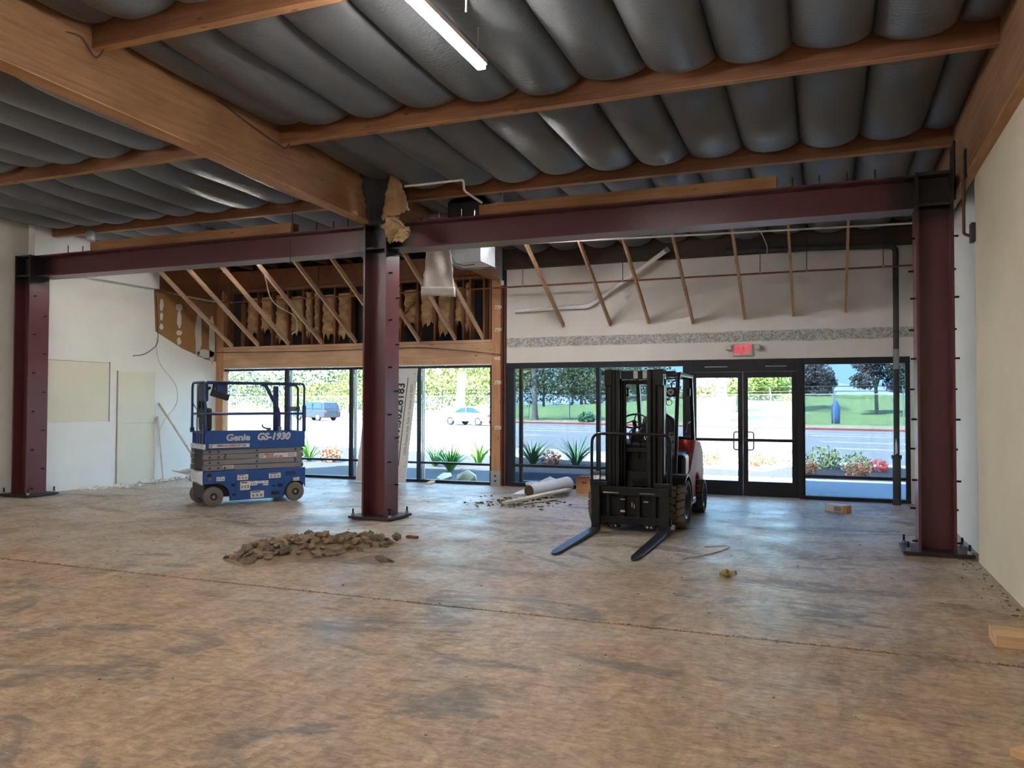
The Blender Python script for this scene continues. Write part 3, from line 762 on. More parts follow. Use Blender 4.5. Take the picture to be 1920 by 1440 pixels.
steel_beam(-5.73, .96, 'red steel beam on the right, from the middle column to the right wall', [(-.33, .15), (-.03, .15), (.27, .15), (.57, .15), (-5.3, .14), (-5.05, .13), (-4.7, .15), (-4.5, .13)])
single('timber_blocking', MB().box(-4.36, -.50, 9.87, 10.02, BT, BT + .145), 'blocking_wood', 'long timber bolted on top of the right red steel beam', 'timber', (-2.4, 9.95, BT), 'timbers on the steel beam', bevel=.005)
single('timber_blocking', MB().box(-11.55, -7.42, 9.87, 10.02, BT, BT + .15), 'blocking_wood', 'long timber bolted on top of the left red steel beam', 'timber', (-9.5, 9.95, BT), 'timbers on the steel beam', bevel=.005)

# ================================================================ sloping struts left from the old soffit
def strut(x, z, k, dx=0.0, label='', mat='strut_wood', yt=12.25, zt=None):
    zt = z + .64 * (14.6 - yt) if zt is None else zt
    single('timber_strut', MB().beam((x, 14.630 if x < -6 else 14.675, z - .03), (x + dx, yt, zt), .04, .09, (0, 0, 1)), mat, label, 'strut', (x, 14.6, z),
           'sloping timber struts over the shop fronts', bevel=.004)
ORD = ['first', 'second', 'third', 'fourth', 'fifth', 'sixth', 'seventh', 'eighth', 'ninth']
for i, x in enumerate((-12.64, -11.9, -11.07, -10.17, -9.32, -8.5, -7.8, -6.97, -6.36)):
    strut(x, 2.96 + .01 * (i % 3), i, label='pale sloping timber strut over the left window, %s from the left wall' % ORD[i])
for i, (x, z) in enumerate(((-4.68, 3.18), (-3.75, 3.17), (-3.02, 3.19), (-2.21, 3.16), (-1.3, 3.21), (-.48, 3.23), (.36, 3.27))):
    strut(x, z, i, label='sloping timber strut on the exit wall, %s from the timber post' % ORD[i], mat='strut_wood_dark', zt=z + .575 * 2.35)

# ================================================================ lamps
def strip_lamp(x, y0, y1, z, label, wide=False, tube='led_tube'):
    t = thing('strip_lamp', label, 'lamp', (x, (y0 + y1) / 2, z), group='hanging strip lamps')
    MB().box(x - .045, x + .045, y0, y1, z + .03, z + .075).build('housing', 'lamp_housing', t, bevel=.006)
    MB().box(x - .036, x + .036, y0 + .02, y1 - .02, z - (.025 if wide else .012), z + .03).build('led_diffuser', tube, t, bevel=.008)
    if wide:  # shield and caps added to keep the unseen front lamps off the bags
        MB().prism([(x - .13, z + .004), (x + .13, z + .004), (x + .10, z + .06), (x - .10, z + .06)], 1, y0, y1).build('light_shield', 'lamp_housing', t)
        for a, b in ((y0 - .02, y0 + .024), (y1 - .024, y1 + .02)): MB().box(x - .06, x + .06, a, b, z - .028, z + .06).build('end_cap', 'lamp_housing', t)
    for y in (y0 + .12, y1 - .12):
        MB().tube([(x, y, z + .075), (x + .01, y, z + .25), (x, y, pb(y) + .2)], .006, 5).build('hanger_wire', 'cable_white', t)
    return t
strip_lamp(-2.62, 3.56, 6.0, 4.42, 'lit strip lamp hanging under the black insulation')
for k, (x, y) in enumerate(((-2.62, .2), (-2.62, -4.2), (-9.6, 4.2), (-9.6, -.2), (-9.6, -4.6))):
    strip_lamp(x, y - 1.22, y + 1.22, 4.42, 'lit strip lamp %s' % ['behind the viewer', 'at the back wall', 'in the left bay', 'in the left bay behind the viewer', 'in the left bay at the back wall'][k])
strip_lamp(-4.3, 10.45, 12.2, 4.45, 'unseen strip lamp added behind the right steel beam to brighten the exit wall', True, 'led_tube_added')  # out of sight behind the beam, added to brighten the exit wall
strip_lamp(-9.9, 10.45, 12.2, 4.45, 'unseen strip lamp added behind the left steel beam to brighten the left wall', True)  # second unseen lamp, added for more light on the left wall
def wire(name, pts, r, mat, label, cat='cable', n=6):
    return single(name, MB().tube(bend(pts, .3, 4), r, n), mat, label, cat, pts[-1], smooth=True)
wire('hanging_chain', [(-2.42, 5.2, 4.95), (-2.40, 5.2, 4.7), (-2.41, 5.21, 4.50)], .007, 'cable_white', 'thin wire hanging beside the lit strip lamp')

# exit sign with two emergency heads
ex = thing('exit_sign', 'grey exit sign with lit red letters and two lamp heads over the doors', 'sign', (-1.33, YS, 2.5))
bx = MB().box(-1.50, -1.16, YS - .05, YS, 2.50, 2.71).build('box', 'sign_grey', ex, bevel=.008)
text('exit_lettering', 'EXIT', .215, 'exit_red', ex, (0.0, -.054, .105), (1, 0, 0), (0, 0, 1), bold=.002, xs=.60, depth=.003, spacing=1.12)
for s in (-1, 1):
    x = -1.33 + s * .245
    h = MB().box(x - .055, x + .055, YS - .09, YS - .03, 2.60, 2.70).build('lamp_head', 'lamp_head', ex, bevel=.015)
    MB().box(x - .04, x + .04, YS - .095, YS - .089, 2.615, 2.685).build('lens', 'lamp_lens', h)
    MB().box(x - .02 if s < 0 else x - .075, x + .075 if s < 0 else x + .02, YS - .03, YS - .012, 2.63, 2.66).build('arm', 'sign_grey', ex)

# ================================================================ pipes and wires
pv = thing('drain_pipe', 'white plastic pipe with an elbow crossing the exit wall', 'pipe', (-4.17, 14.6, 3.5))
MB().cyl((-5.66, 14.62, 3.47), (-4.22, 14.62, 3.50), .043, 12).build('run', 'white_pvc', pv, smooth=True)
MB().cyl((-4.13, 14.62, 3.515), (-2.62, 14.40, 4.44), .043, 12).build('run', 'white_pvc', pv, smooth=True)
MB().tube(bend([(-4.32, 14.62, 3.497), (-4.18, 14.62, 3.50), (-4.03, 14.61, 3.585)], .1), .053, 12).build('elbow', 'white_pvc', pv, smooth=True)
MB().cyl((-2.66, 14.405, 4.415), (-2.60, 14.395, 4.452), .053, 12).build('coupling', 'print_grey', pv, smooth=True)
sp = thing('sprinkler_pipe', 'thin copper coloured pipe running along both shop fronts on hanger rods', 'pipe', (-5.8, 14.2, 3.87))
MB().cyl((-12.98, 14.2, 3.88), (1.46, 14.2, 3.88), .016, 10).build('run', 'copper_pipe', sp, smooth=True)
for x in (-12.3, -10.0, -8.2, -5.35, -3.4, -1.0, -.25, .92):
    h = MB().cyl((x, 14.2, 3.88), (x, 14.2, deck(14.2) - .25), .007, 6).build('hanger_rod', 'steel_rod', sp)
    MB().cyl((x - .012, 14.2, 3.88), (x + .012, 14.2, 3.88), .026, 10).build('clamp', 'galvanized', h)
single('conduit', MB().tube([(-4.6, 11.6, 4.15), (-1.6, 11.6, 4.08), (1.45, 11.6, 4.02)], .014, 8), 'white_pvc', 'long white conduit just under the right steel beam', 'pipe', (-1.6, 11.6, 4.02), smooth=True)
dp = thing('soil_pipe', 'black cast iron downpipe in front of the right window', 'pipe', (1.12, 14.45, 0))
MB().tube(bend([(-1.6, 14.5, 4.36), (1.06, 14.5, 4.27), (1.12, 14.48, 4.2), (1.12, 14.45, 3.6), (1.11, 14.45, .8)], .12), .045, 12).build('run', 'cast_iron', dp, smooth=True)
MB().cyl((1.11, 14.45, 0), (1.11, 14.45, .80), .062, 14).build('bell_end', 'cast_iron', dp, smooth=True)
MB().lathe([(.05, -.03), (.078, -.03), (.078, .03), (.05, .03)], (1.11, 14.45, .78), 2, 16).build('collar', 'cast_iron', dp, smooth=True)
MB().prism([(1.085, .82), (1.12, .85), (1.115, 1.0), (1.10, 1.1), (1.085, 1.0)], 1, 14.395, 14.402).build('paint_run', 'paint_drip', dp)
MB().cyl((1.115, 14.45, 2.22), (1.115, 14.45, 2.55), .0465, 12).build('paint_run', 'print_grey', dp, smooth=True)
rp = thing('rusty_pipe', 'short rusty pipe bent into a wall box beside the right column', 'pipe', (1.42, 9.6, 3.4))
MB().tube(bend([(1.42, 9.6, 4.05), (1.40, 9.58, 4.03), (1.40, 9.58, 3.46), (1.44, 9.58, 3.44), (1.48, 9.58, 3.44)], .05), .016, 8).build('run', 'rust_pipe', rp, smooth=True)
MB().box(1.455, 1.50, 9.50, 9.62, 3.36, 3.56).build('wall_box', 'steel_burnt', rp, bevel=.006)
pc = thing('white_conduit_stub', 'white bent conduit stub hanging from the insulation near the middle column', 'pipe', (-4.3, 9.75, 4.3))
MB().tube(bend([(-5.3, 9.5, 4.60), (-4.42, 9.5, 4.60), (-4.42, 9.52, 4.46), (-4.26, 9.75, 4.34)], .04), .016, 8).build('run', 'white_pvc', pc, smooth=True)
cn = single('vent_can', MB().lathe([(.0, 0), (.075, 0), (.08, .02), (.075, .12), (.06, .16), (0, .16)], (-11.95, 10.22, 4.48), 2, 18), 'galvanized', 'small shiny metal can under the insulation at upper left', 'vent', (-11.95, 10.22, 4.48), smooth=True)
wire('loose_cable', [(-13.09, 12.82, 3.9), (-13.05, 12.84, 3.2), (-13.03, 12.83, 2.85), (-13.0, 12.45, 2.62), (-13.0, 12.15, 2.58)], .008, 'cable_dark', 'loose grey cable curling off the left wall by the brown patch')
wire('loose_cable', [(-13.11, 12.86, 3.0), (-13.11, 12.9, 2.5), (-12.95, 13.3, 2.0), (-12.98, 13.35, 1.6), (-13.05, 12.95, 1.2), (-13.06, 12.9, .7)], .008, 'cable_white', 'loose white cable bowing down the left wall beside the cream board')
wire('loose_cable', [(-10.9, 13.2, 4.86), (-10.75, 13.4, 4.3), (-10.85, 13.7, 3.75), (-10.55, 14.2, 3.5), (-10.6, 14.3, 3.2), (-10.75, 14.3, 3.13)], .012, 'cable_white', 'white cable dangling among the struts over the left window')
wire('loose_cable', [(-7.35, 9.8, 4.75), (-7.38, 9.8, 4.3), (-7.42, 9.8, 4.0), (-7.40, 9.8, 3.72)], .006, 'cable_dark', 'thin brown wire hanging in front of the left steel beam')
wire('wall_cable', [(XL + .02, 14.63, 2.80), (-10.5, 14.63, 2.77), (-7.8, 14.63, 2.80), (-6.9, 14.62, 2.72), (-5.9, 14.58, 2.60)], .008, 'cable_dark', 'thin cable draped along the timber header')
wire('loose_cable', [(-1.1, 13.6, 4.60), (-.95, 13.7, 4.5), (-.85, 13.8, 4.25), (-.87, 13.8, 4.1)], .008, 'cable_white', 'short cable hooking down below the dark purlin on the exit side')
wire('beam_cable', [(-6.135, 4.1, 4.72), (-6.0, 4.5, 4.72), (-5.92, 4.95, 4.80), (-5.92, 5.03, 4.70), (-5.86, 5.04, 4.62), (-5.78, 5.05, 4.70)], .008, 'cable_dark', 'thin wire looping round the purlin end at the top left')
wire('beam_cable', [(-5.925, 6.6, 4.83), (-5.92, 7.2, 4.72), (-5.90, 7.58, 4.66), (-5.84, 7.61, 4.60), (-5.78, 7.62, 4.67)], .008, 'cable_dark', 'thin wire looping down the deep timber beam at the middle purlin')

# ================================================================ torn insulation, plastic sheet, duct box
def sheet(name, corners, mat, parent, nu=14, nv=16, amp=.05, seed=1, jag=0.0, thick=.004):
    r_ = random.Random(seed); ph = [r_.uniform(0, 6) for _ in range(6)]
    a, b, c, d = [Vector(p) for p in corners]           # top left, top right, bottom right, bottom left
    nrm = (b - a).cross(d - a).normalized()
    jl = [r_.uniform(-1, 1) for _ in range(64)]
    def fn(u, v):
        p = (a * (1 - u) + b * u) * (1 - v) + (d * (1 - u) + c * u) * v
        p = p + nrm * amp * (math.sin(5 * u + 3 * v + ph[0]) + .6 * math.sin(9 * u - 5 * v + ph[1]) + .4 * math.sin(17 * v + 6 * u + ph[2]))
        if jag:
            if v == 1: p = p + (d - a).normalized() * jag * jl[int(u * 30)]
            if u in (0, 1): p = p + (b - a).normalized() * jag * jl[int(v * 30) + 32]
        return tuple(p)
    o = MB().grid(fn, nu, nv).build(name, mat, parent, smooth=True, angle=80)
    s = o.modifiers.new('thickness', 'SOLIDIFY'); s.thickness = thick
    return o
rg = thing('torn_insulation', 'torn brown paper insulation hanging at the top of the middle column', 'insulation', (-5.5, 9.5, 3.85))
sheet('paper_flap', [(-5.54, 9.52, 4.86), (-5.49, 9.50, 4.86), (-5.19, 9.46, 4.27), (-5.64, 9.50, 4.17)], 'rag_paper', rg, amp=.022, seed=4, jag=.025, thick=.012)
sheet('paper_flap', [(-5.70, 9.50, 4.12), (-5.42, 9.45, 4.20), (-5.18, 9.40, 3.93), (-5.48, 9.42, 3.83)], 'rag_paper', rg, amp=.03, seed=8, jag=.025, thick=.03)
sheet('fibre_edge', [(-5.32, 9.42, 4.02), (-5.20, 9.40, 3.97), (-5.28, 9.40, 3.86), (-5.42, 9.42, 3.83)], 'rag_fluff', rg, amp=.02, seed=9, jag=.02, thick=.05)
sheet('black_flap', [(-5.93, 9.35, 4.92), (-5.50, 9.60, 4.90), (-5.66, 9.62, 4.10), (-5.93, 9.60, 4.16)], 'black_paper', rg, amp=.03, seed=10, jag=.02)
wire('rag_string', [(-5.45, 9.45, 4.16), (-5.35, 9.45, 4.12), (-5.28, 9.45, 4.03), (-5.2, 9.45, 4.02)], .006, 'cable_white', 'short white string curling off the torn insulation')
ps = thing('plastic_sheet', 'grey plastic sheet hanging below the steel beam beside the duct box', 'sheet', (-5.65, 11.3, 3.3))
sheet('film', [(-5.86, 11.3, 4.66), (-5.55, 11.3, 4.66), (-5.36, 11.26, 3.31), (-5.95, 11.28, 3.37)], 'plastic_sheet', ps, amp=.025, seed=12, jag=.01)
sheet('folded_hem', [(-5.965, 11.22, 3.50), (-5.345, 11.20, 3.46), (-5.35, 11.20, 3.31), (-5.96, 11.22, 3.36)], 'plastic_sheet', ps, amp=.008, seed=13, nv=4)
du = thing('duct_box', 'open galvanized duct box hanging under the roof behind the steel beam', 'duct', (-5.3, 11.8, 3.9))
MB().box(-5.63, -5.05, 11.50, 11.52, 3.90, 4.63).box(-5.63, -5.05, 12.08, 12.10, 3.90, 4.63).box(-5.63, -5.61, 11.52, 12.08, 3.90, 4.63).box(-5.07, -5.05, 11.52, 12.08, 3.90, 4.63).build('casing', 'galvanized', du)
MB().box(-5.61, -5.07, 11.52, 12.08, 3.905, 3.915).build('diffuser_panel', 'white_plastic', du)
MB().box(-5.65, -5.03, 11.48, 11.52, 3.885, 3.90).box(-5.65, -5.03, 12.08, 12.12, 3.885, 3.90).box(-5.65, -5.61, 11.52, 12.08, 3.885, 3.90).box(-5.07, -5.03, 11.52, 12.08, 3.885, 3.90).build('flange', 'galvanized', du)
wire('duct_wire', [(-5.55, 11.49, 4.0), (-5.48, 11.46, 3.88), (-5.35, 11.5, 3.84), (-5.2, 11.6, 3.87)], .007, 'cable_dark', 'thin wire looping under the duct box')
single('black_duct', MB().box(-5.2, -4.62, 10.6, 11.4, 4.34, 4.64), 'black_paper', 'black wrapped duct above the steel beam near the middle column', 'duct', (-4.9, 11, 4.3), bevel=.03)

# ================================================================ things on the floor
def leaning_sign():
    t = thing('sign_board', 'white sign board with a phone number leaning on the left window', 'sign', (-8.45, 14.4, 0))
    # board lies in a tilted plane: foot out at y 14.32, head against the glass frame
    a, b, c, d = Vector((-9.10, 14.30, .01)), Vector((-7.92, 14.30, .01)), Vector((-7.82, 14.62, 2.36)), Vector((-8.98, 14.62, 2.36))
    n = (b - a).cross(d - a).normalized() * .02
    vs = [a, b, c, d, a + n, b + n, c + n, d + n]
    MB().add(vs, [(0, 1, 2, 3), (7, 6, 5, 4), (0, 4, 5, 1), (1, 5, 6, 2), (2, 6, 7, 3), (3, 7, 4, 0)]).build('panel', 'sign_board', t, bevel=.006)
    o = Vector((-8.45, 14.4, 0)); up = (c - b).normalized(); rt = (b - a).normalized(); nm = -n.normalized() if n.y > 0 else n.normalized()
    # lettering runs up the board (the sign stands on its short end)
    def at(u, v):      # u from right edge, v up
        return tuple(b + up * v - rt * u - o + nm * .024)
    left = -rt
    text('phone_number', '619.562.8183', .24, 'sign_ink', t, at(.33, 1.42), up, left, bold=.006, depth=.002, xs=1.0)
    ln = MB(); p0, p1 = Vector(at(.20, .35)) + o, Vector(at(.20, 2.18)) + o
    ln.beam(p0, p1, .014, .004, nm); ln.build('rule_line', 'sign_ink', t)
    text('address_lettering', '10692 Prospect Ave., Suite 101 Santee, CA 92071', .085, 'print_grey', t, at(.085, 1.30), up, left, bold=.001, depth=.002, xs=.86)
    for u, v in ((.06, .12), (.06, .34), (.05, 2.25)):
        p = Vector(at(u, v)) + o; MB().cyl(p, p + nm * .004, .012, 8).build('screw_hole', 'print_grey', t)
leaning_sign()

cb = thing('cardboard_box', 'brown cardboard box with a hand hole by the tinted window', 'box', (-4.08, 14.17, 0), R(6), local=True)
MB().box(-.15, .15, -.2, .2, 0, .29).build('carton', 'cardboard', cb, bevel=.004)
MB().prism([(-.05, .205), (-.035, .19), (.035, .19), (.05, .205), (.035, .215), (-.035, .215)], 1, -.203, -.199).build('hand_hole', 'cardboard_dark', cb)
MB().beam((-.15, -.2, .29), (-.18, -.32, .31), .004, .14, (1, 0, 0)).beam((.0, -.2, .295), (.0, -.30, .325), .26, .004).build('flap', 'cardboard', cb)
MB().box(.105, .108, -.202, -.2, 0, .29).build('tape_strip', 'tag_tan', cb)
sb = thing('small_carton', 'small carton with white label side lying before the right window', 'box', (.2, 13.15, 0), R(-28), local=True)
MB().box(-.17, .17, -.075, .075, 0, .11).build('carton', 'cardboard', sb, bevel=.003)
MB().box(-.16, .10, -.077, -.075, .005, .105).build('label', 'sticker_white', sb)
MB().box(-.03, .09, -.079, -.077, .02, .09).build('print_block', 'print_grey', sb)
MB().box(-.16, .13, -.07, .07, .11, .112).build('top_label', 'sticker_white', sb)
ro = thing('membrane_roll', 'white plastic membrane rolled up on the floor by the tinted window', 'roll', (-4.6, 13.6, 0))
MB().tube([(-4.78, 13.02, .12), (-4.66, 13.35, .125), (-4.42, 14.1, .15)], [.105, .115, .14], 18, cap=False).build('roll', 'membrane_white', ro, smooth=True)
MB().cyl((-4.785, 13.01, .12), (-4.775, 13.04, .12), .095, 16).build('open_end', 'cardboard_dark', ro)
sheet('loose_end', [(-4.70, 13.95, .30), (-4.45, 14.10, .16), (-4.95, 13.1, .05), (-5.15, 13.15, .03)], 'membrane_white', ro, amp=.012, seed=31)
single('foam_sheet', MB().beam((-5.35, 14.5, .10), (-4.75, 14.5, .08), .28, .05), 'membrane_white', 'white foam sheet lying behind the membrane roll', 'foam sheet', (-5.0, 14.5, .05), bevel=.01)
single('loose_plank', MB().beam((-4.70, 11.72, .07), (-4.27, 13.7, .10), .14, .04), 'plank_wood', 'long pale plank lying on rubble near the forklift', 'plank', (-4.5, 12.7, .05), bevel=.004)
single('wood_strip', MB().beam((-4.55, 12.1, .02), (-4.2, 12.85, .03), .06, .02), 'plank_wood', 'short pale strip of wood beside the long plank', 'wood strip', (-4.4, 12.5, .01))
single('wood_block', MB().box(1.08, 1.46, 6.26, 6.52, 0, .085), 'offcut_wood', 'pale block of wood on the floor against the right edge of view', 'wood block', (1.25, 6.4, 0), bevel=.004)
single('wood_block', MB().add([(.80, 4.36, 0), (.99, 4.22, 0), (1.12, 4.34, 0), (.93, 4.47, 0), (.80, 4.36, .04), (.99, 4.22, .04), (1.12, 4.34, .04), (.93, 4.47, .04)], [(0, 3, 2, 1), (4, 5, 6, 7), (0, 1, 5, 4), (1, 2, 6, 5), (2, 3, 7, 6), (3, 0, 4, 7)]), 'offcut_wood', 'pale wood offcut at the bottom right corner of view', 'wood block', (.95, 4.35, 0), bevel=.004)
single('leaning_stick', MB().beam((-12.75, 13.95, .02), (-13.08, 12.92, 1.62), .045, .03), 'plank_wood', 'thin stick leaning on the left wall, with its foot far out', 'stick', (-12.75, 13.95, 0))
single('leaning_stick', MB().beam((-13.0, 12.98, .02), (-13.08, 12.90, 1.35), .09, .025), 'plank_wood', 'thin board leaning upright against the cream wall board', 'stick', (-13.0, 12.98, 0))
single('orange_leaf_scrap', MB().rock((-7.45, 14.45, .025), .11, 5, .22), 'offcut_wood', 'tan scrap lying below the left window near the post', 'scrap', (-7.45, 14.45, 0))

# rubble heap
rb = thing('rubble_heap', 'long low heap of grey-brown concrete rubble on the floor', 'rubble', (-5.2, 7.5, 0))
A0, A1 = Vector((-5.62, 6.62, 0)), Vector((-4.86, 8.28, 0)); AD = (A1 - A0); AN = Vector((-AD.y, AD.x, 0)).normalized()
def heap_h(t, s):
    w = .30 + .05 * math.sin(7 * t)
    e = max(0, 1 - (s / w) ** 2)
    return (.10 + .14 * max(0, math.sin(math.pi * min(1, .12 + t * .95)))) * e * min(1, 6 * t + .2) * min(1, 7 * (1 - t) + .15)
md = MB().grid(lambda u, v: tuple(A0 + AD * (u * 1.06 - .03) + AN * ((v * 2 - 1) * .38) + Vector((0, 0, heap_h(u, (v * 2 - 1) * .38) * .62 + .012 * noise.noise((u * 30, v * 12, 1)) - .004))), 50, 18).build('fines', 'rubble', rb, smooth=True)
rnd = random.Random(11)
protos = []
for k in range(10):
    me = MB().rock((0, 0, 0), 1.0, 40 + k, .55).mesh('rubble_chunk'); me.materials.append(MATS['rubble' if k % 4 else 'rubble_dark']); protos.append(me)
for k in range(290):
    t_, s_ = rnd.random(), rnd.gauss(0, .15)
    s_ = max(-.33, min(.33, s_)); h = heap_h(t_, s_)
    p = A0 + AD * t_ + AN * s_
    r_ = rnd.choice((.03, .04, .05, .06, .07, .085)) * (.6 if h < .03 else 1)
    o = bpy.data.objects.new('rubble_chunk', protos[k % 10]); COL.objects.link(o); o.parent = rb
    o.location = (p.x + 5.2, p.y - 7.5, h * .68 + r_ * .25); o.scale = (r_, r_, r_); o.rotation_euler = (rnd.uniform(-.6, .6), rnd.uniform(-.6, .6), rnd.uniform(0, 6.3))
single('rubble_lump', MB().rock((-4.75, 8.36, .05), .07, 3, .8), 'rubble_dark', 'dark lump of rubble just right of the heap', 'rubble', (-4.75, 8.36, 0))
single('brick_scrap', MB().beam((-4.75, 8.62, .015), (-4.60, 8.60, .015), .06, .03), 'brick_red', 'flat reddish brick scrap right of the rubble heap', 'brick', (-4.67, 8.6, 0), bevel=.004)
single('grass_clump', MB().rock((-4.27, 7.23, .02), .10, 8, .25).rock((-4.2, 7.27, .015), .06, 9, .3), 'rubble_dark', 'flat clod of dirt in front of the rubble heap', 'clod', (-4.27, 7.23, 0))
single('dry_clump', MB().rock((-.87, 7.82, .035), .075, 14, .5).beam((-.93, 7.82, .02), (-.78, 7.80, .05), .05, .04), 'dry_grass', 'small yellowish clump alone on the floor in front of the doors', 'clod', (-.87, 7.82, 0))

# scattered grit: far too many to count
def scatter(name, pts, mat, label, cat):
    m = MB(); c = (sum(p[0] for p in pts) / len(pts), sum(p[1] for p in pts) / len(pts), 0)
    for k, (x, y, r) in enumerate(pts): m.rock((x, y, r * .3), r, 500 + k, .5)
    o = single(name, m, mat, label, cat, c); o['kind'] = 'stuff'
rnd = random.Random(21)
GR = [(rnd.uniform(-12, 1.3), rnd.uniform(3.0, 14.4), rnd.choice((.005, .006, .008, .012))) for _ in range(460)]
scatter('floor_grit', [q for q in GR if not (-6 < q[0] < -4.4 and 6.2 < q[1] < 8.8) and not (-10.2 < q[0] < -8 and 9.5 < q[1] < 12)], 'rubble', 'small dark grit scattered over the concrete floor', 'grit')
scatter('joint_dirt', [(rnd.uniform(-8.5, 1.45), 5.855 + rnd.gauss(0, .012), rnd.choice((.005, .007, .010))) for _ in range(900)], 'rubble', 'brown dirt packed along the saw cut floor joint', 'dirt')
scatter('demolition_dirt', [(rnd.gauss(-4.75, .45), rnd.gauss(12.45, .40), rnd.choice((.010, .015, .02, .03, .04))) for _ in range(200)], 'rubble_dark', 'dark dirt and crumbs around the long plank', 'dirt')
scatter('wall_debris', [(-13.05 + abs(rnd.gauss(0, .25)), rnd.uniform(11.0, 14.4), rnd.choice((.02, .03, .045, .06))) for _ in range(190)], 'joint_compound', 'white plaster crumbs along the foot of the left wall', 'debris')
scatter('corner_debris', [(1.46 - abs(rnd.gauss(0, .10)), rnd.uniform(7.2, 10.6), rnd.choice((.006, .009, .014))) for _ in range(80)], 'rubble_dark', 'dark crumbs along the foot of the right wall', 'debris')
wire('floor_string', [(-1.28, 9.35, .006), (-1.0, 9.55, .006), (-1.05, 9.2, .006), (-1.25, 8.75, .006), (-1.4, 8.55, .006)], .006, 'cable_white', 'pale string curled on the floor right of the forks', 'string')

# ================================================================ scissor lift
def scissor_lift():
    u = Vector((.505, .863, 0)).normalized(); v = Vector((-u.y, u.x, 0))
    c = Vector((-8.99, 10.0, 0)) + u * .675 + v * .33
    t = thing('scissor_lift', 'blue scissor lift with folded grey arms and railed platform at left', 'scissor lift', c, math.atan2(u.y, u.x), local=True)
    YN = -.37                                   # near side
    arch = [(.675 + .19 * math.cos(R(a)), .155 + .19 * math.sin(R(a))) for a in range(0, 181, 20)]
    side = [(-.83, .555), (.85, .555), (.85, .30)] + arch[1:] + [(.47, .075), (-.42, .075), (-.43, .22), (-.46, .28), (-.52, .33), (-.60, .36), (-.83, .36)]
    for y0, y1 in ((YN, YN + .035), (-YN - .035, -YN)):
        MB().prism(side, 1, y0, y1).build('chassis_side', 'lift_blue', t, bevel=.006)
    MB().box(-.80, .84, -.30, .30, .14, .53).build('chassis_core', 'lift_dark', t)
    MB().box(-.84, -.80, -.34, .34, .36, .55).box(.83, .86, -.34, .34, .30, .55).build('chassis_end', 'lift_blue', t, bevel=.006)
    # wheels
    for x in (-.675, .675):
        for s in (-1, 1):
            yc = s * .325
            w = MB().lathe([(.06, -.055), (.135, -.055), (.152, -.045), (.155, -.03), (.155, .03), (.152, .045), (.135, .055), (.06, .055)], (x, yc, .155), 1, 32).build('wheel', 'tyre_grey', t, smooth=True)
            MB().lathe([(0, -.04), (.035, -.045), (.045, -.03), (.09, -.03), (.10, -.05), (.10, .05), (.09, .03), (.045, .03), (.035, .045), (0, .04)], (x, yc, .155), 1, 24).build('rim', 'hub_grey', w, smooth=True)
            MB().lathe([(0, -.052), (.022, -.052), (.026, -.04)], (x, yc, .155), 1, 12).build('hub_cap', 'lift_arm', w, smooth=True) if s < 0 else None
    # steering yoke at the left end
    MB().box(-.74, -.60, -.26, .26, .10, .24).build('axle', 'lift_blue', t, bevel=.01)
    MB().box(-.72, -.63, -.27, -.23, .06, .36).box(-.72, -.63, .23, .27, .06, .36).build('steer_yoke', 'lift_blue', t, bevel=.008)
    # white entry steps at the left end
    MB().prism([(-.84, .57), (-.93, .56), (-.95, .50), (-.93, .40), (-.84, .34)], 1, -.36, -.05).build('step', 'step_white', t, bevel=.008)
    MB().prism([(-.85, .57), (-1.0, .545), (-1.12, .56), (-1.12, .54), (-1.0, .50), (-.85, .46)], 1, .0, .32).build('step', 'step_white', t, bevel=.006)
    # rear plate with a round hole at the right end
    pl = [(.86, .93), (.93, .98), (1.03, .91), (1.03, .40), (.91, .22), (.86, .22)]
    MB().prism(pl, 1, .20, .23).build('rear_plate', 'lift_grey', t, bevel=.004)
    MB().cyl((.925, .199, .52), (.925, .197, .52), .038, 20).build('plate_decal', 'sticker_white', t)
    MB().box(.90, 1.0, .197, .2, .36, .44).build('plate_decal', 'sticker_white', t)
    # folded scissor arms
    for k in range(4):
        z0 = .562 + k * .087
        for y in (-.345, .285):
            a = MB().box(-.83 + .01 * (k % 2), .82 - .015 * (k % 2), y, y + .06, z0, z0 + .080).build('scissor_arm', 'lift_arm', t, bevel=.008)
            if y < 0:
                for x in (-.735, -.60, .02, .68 if k % 2 else -.50, .80):
                    p = MB().cyl((x, y - .006, z0 + .04), (x, y + .004, z0 + .04), .022, 14).build('pin', 'lift_grey', a)
                    MB().cyl((x, y - .009, z0 + .04), (x, y - .004, z0 + .04), .011, 10).build('pin_hole', 'lift_dark', a)
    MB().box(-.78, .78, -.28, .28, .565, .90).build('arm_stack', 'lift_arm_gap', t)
    MB().box(-.50, -.48, -.349, -.343, .745, .825).build('arm_weld', 'lift_dark', t)
    MB().box(.66, .68, -.349, -.343, .655, .735).build('arm_weld', 'lift_dark', t)
    # platform with toe boards
    MB().box(-.80, .84, -.36, .33, .895, .925).build('platform_deck', 'lift_blue', t)
    MB().prism([(-.805, .905), (.84, .895), (.84, 1.165), (-.805, 1.18)], 1, YN, YN + .02).build('toe_board', 'lift_blue', t, bevel=.004)
    MB().prism([(-.805, .905), (.84, .895), (.84, 1.165), (-.805, 1.18)], 1, .31, .33).build('toe_board', 'lift_blue', t, bevel=.004)
    MB().box(.82, .84, YN, .33, .895, 1.165).build('toe_board', 'lift_blue', t, bevel=.004)
    MB().box(-.83, -.80, -.36, .33, .905, .985).build('entry_plate', 'step_white', t, bevel=.004)
    for y in (-.25, .22): MB().cyl((-.833, y, .945), (-.829, y, .945), .012, 8).build('rivet', 'lift_arm', t)
    # guard rails
    rr = .019
    def rail(name, pts, r=rr, mat='lift_rail', b=.10): return MB().tube(bend(pts, b, 5), r, 10).build(name, mat, t, smooth=True)
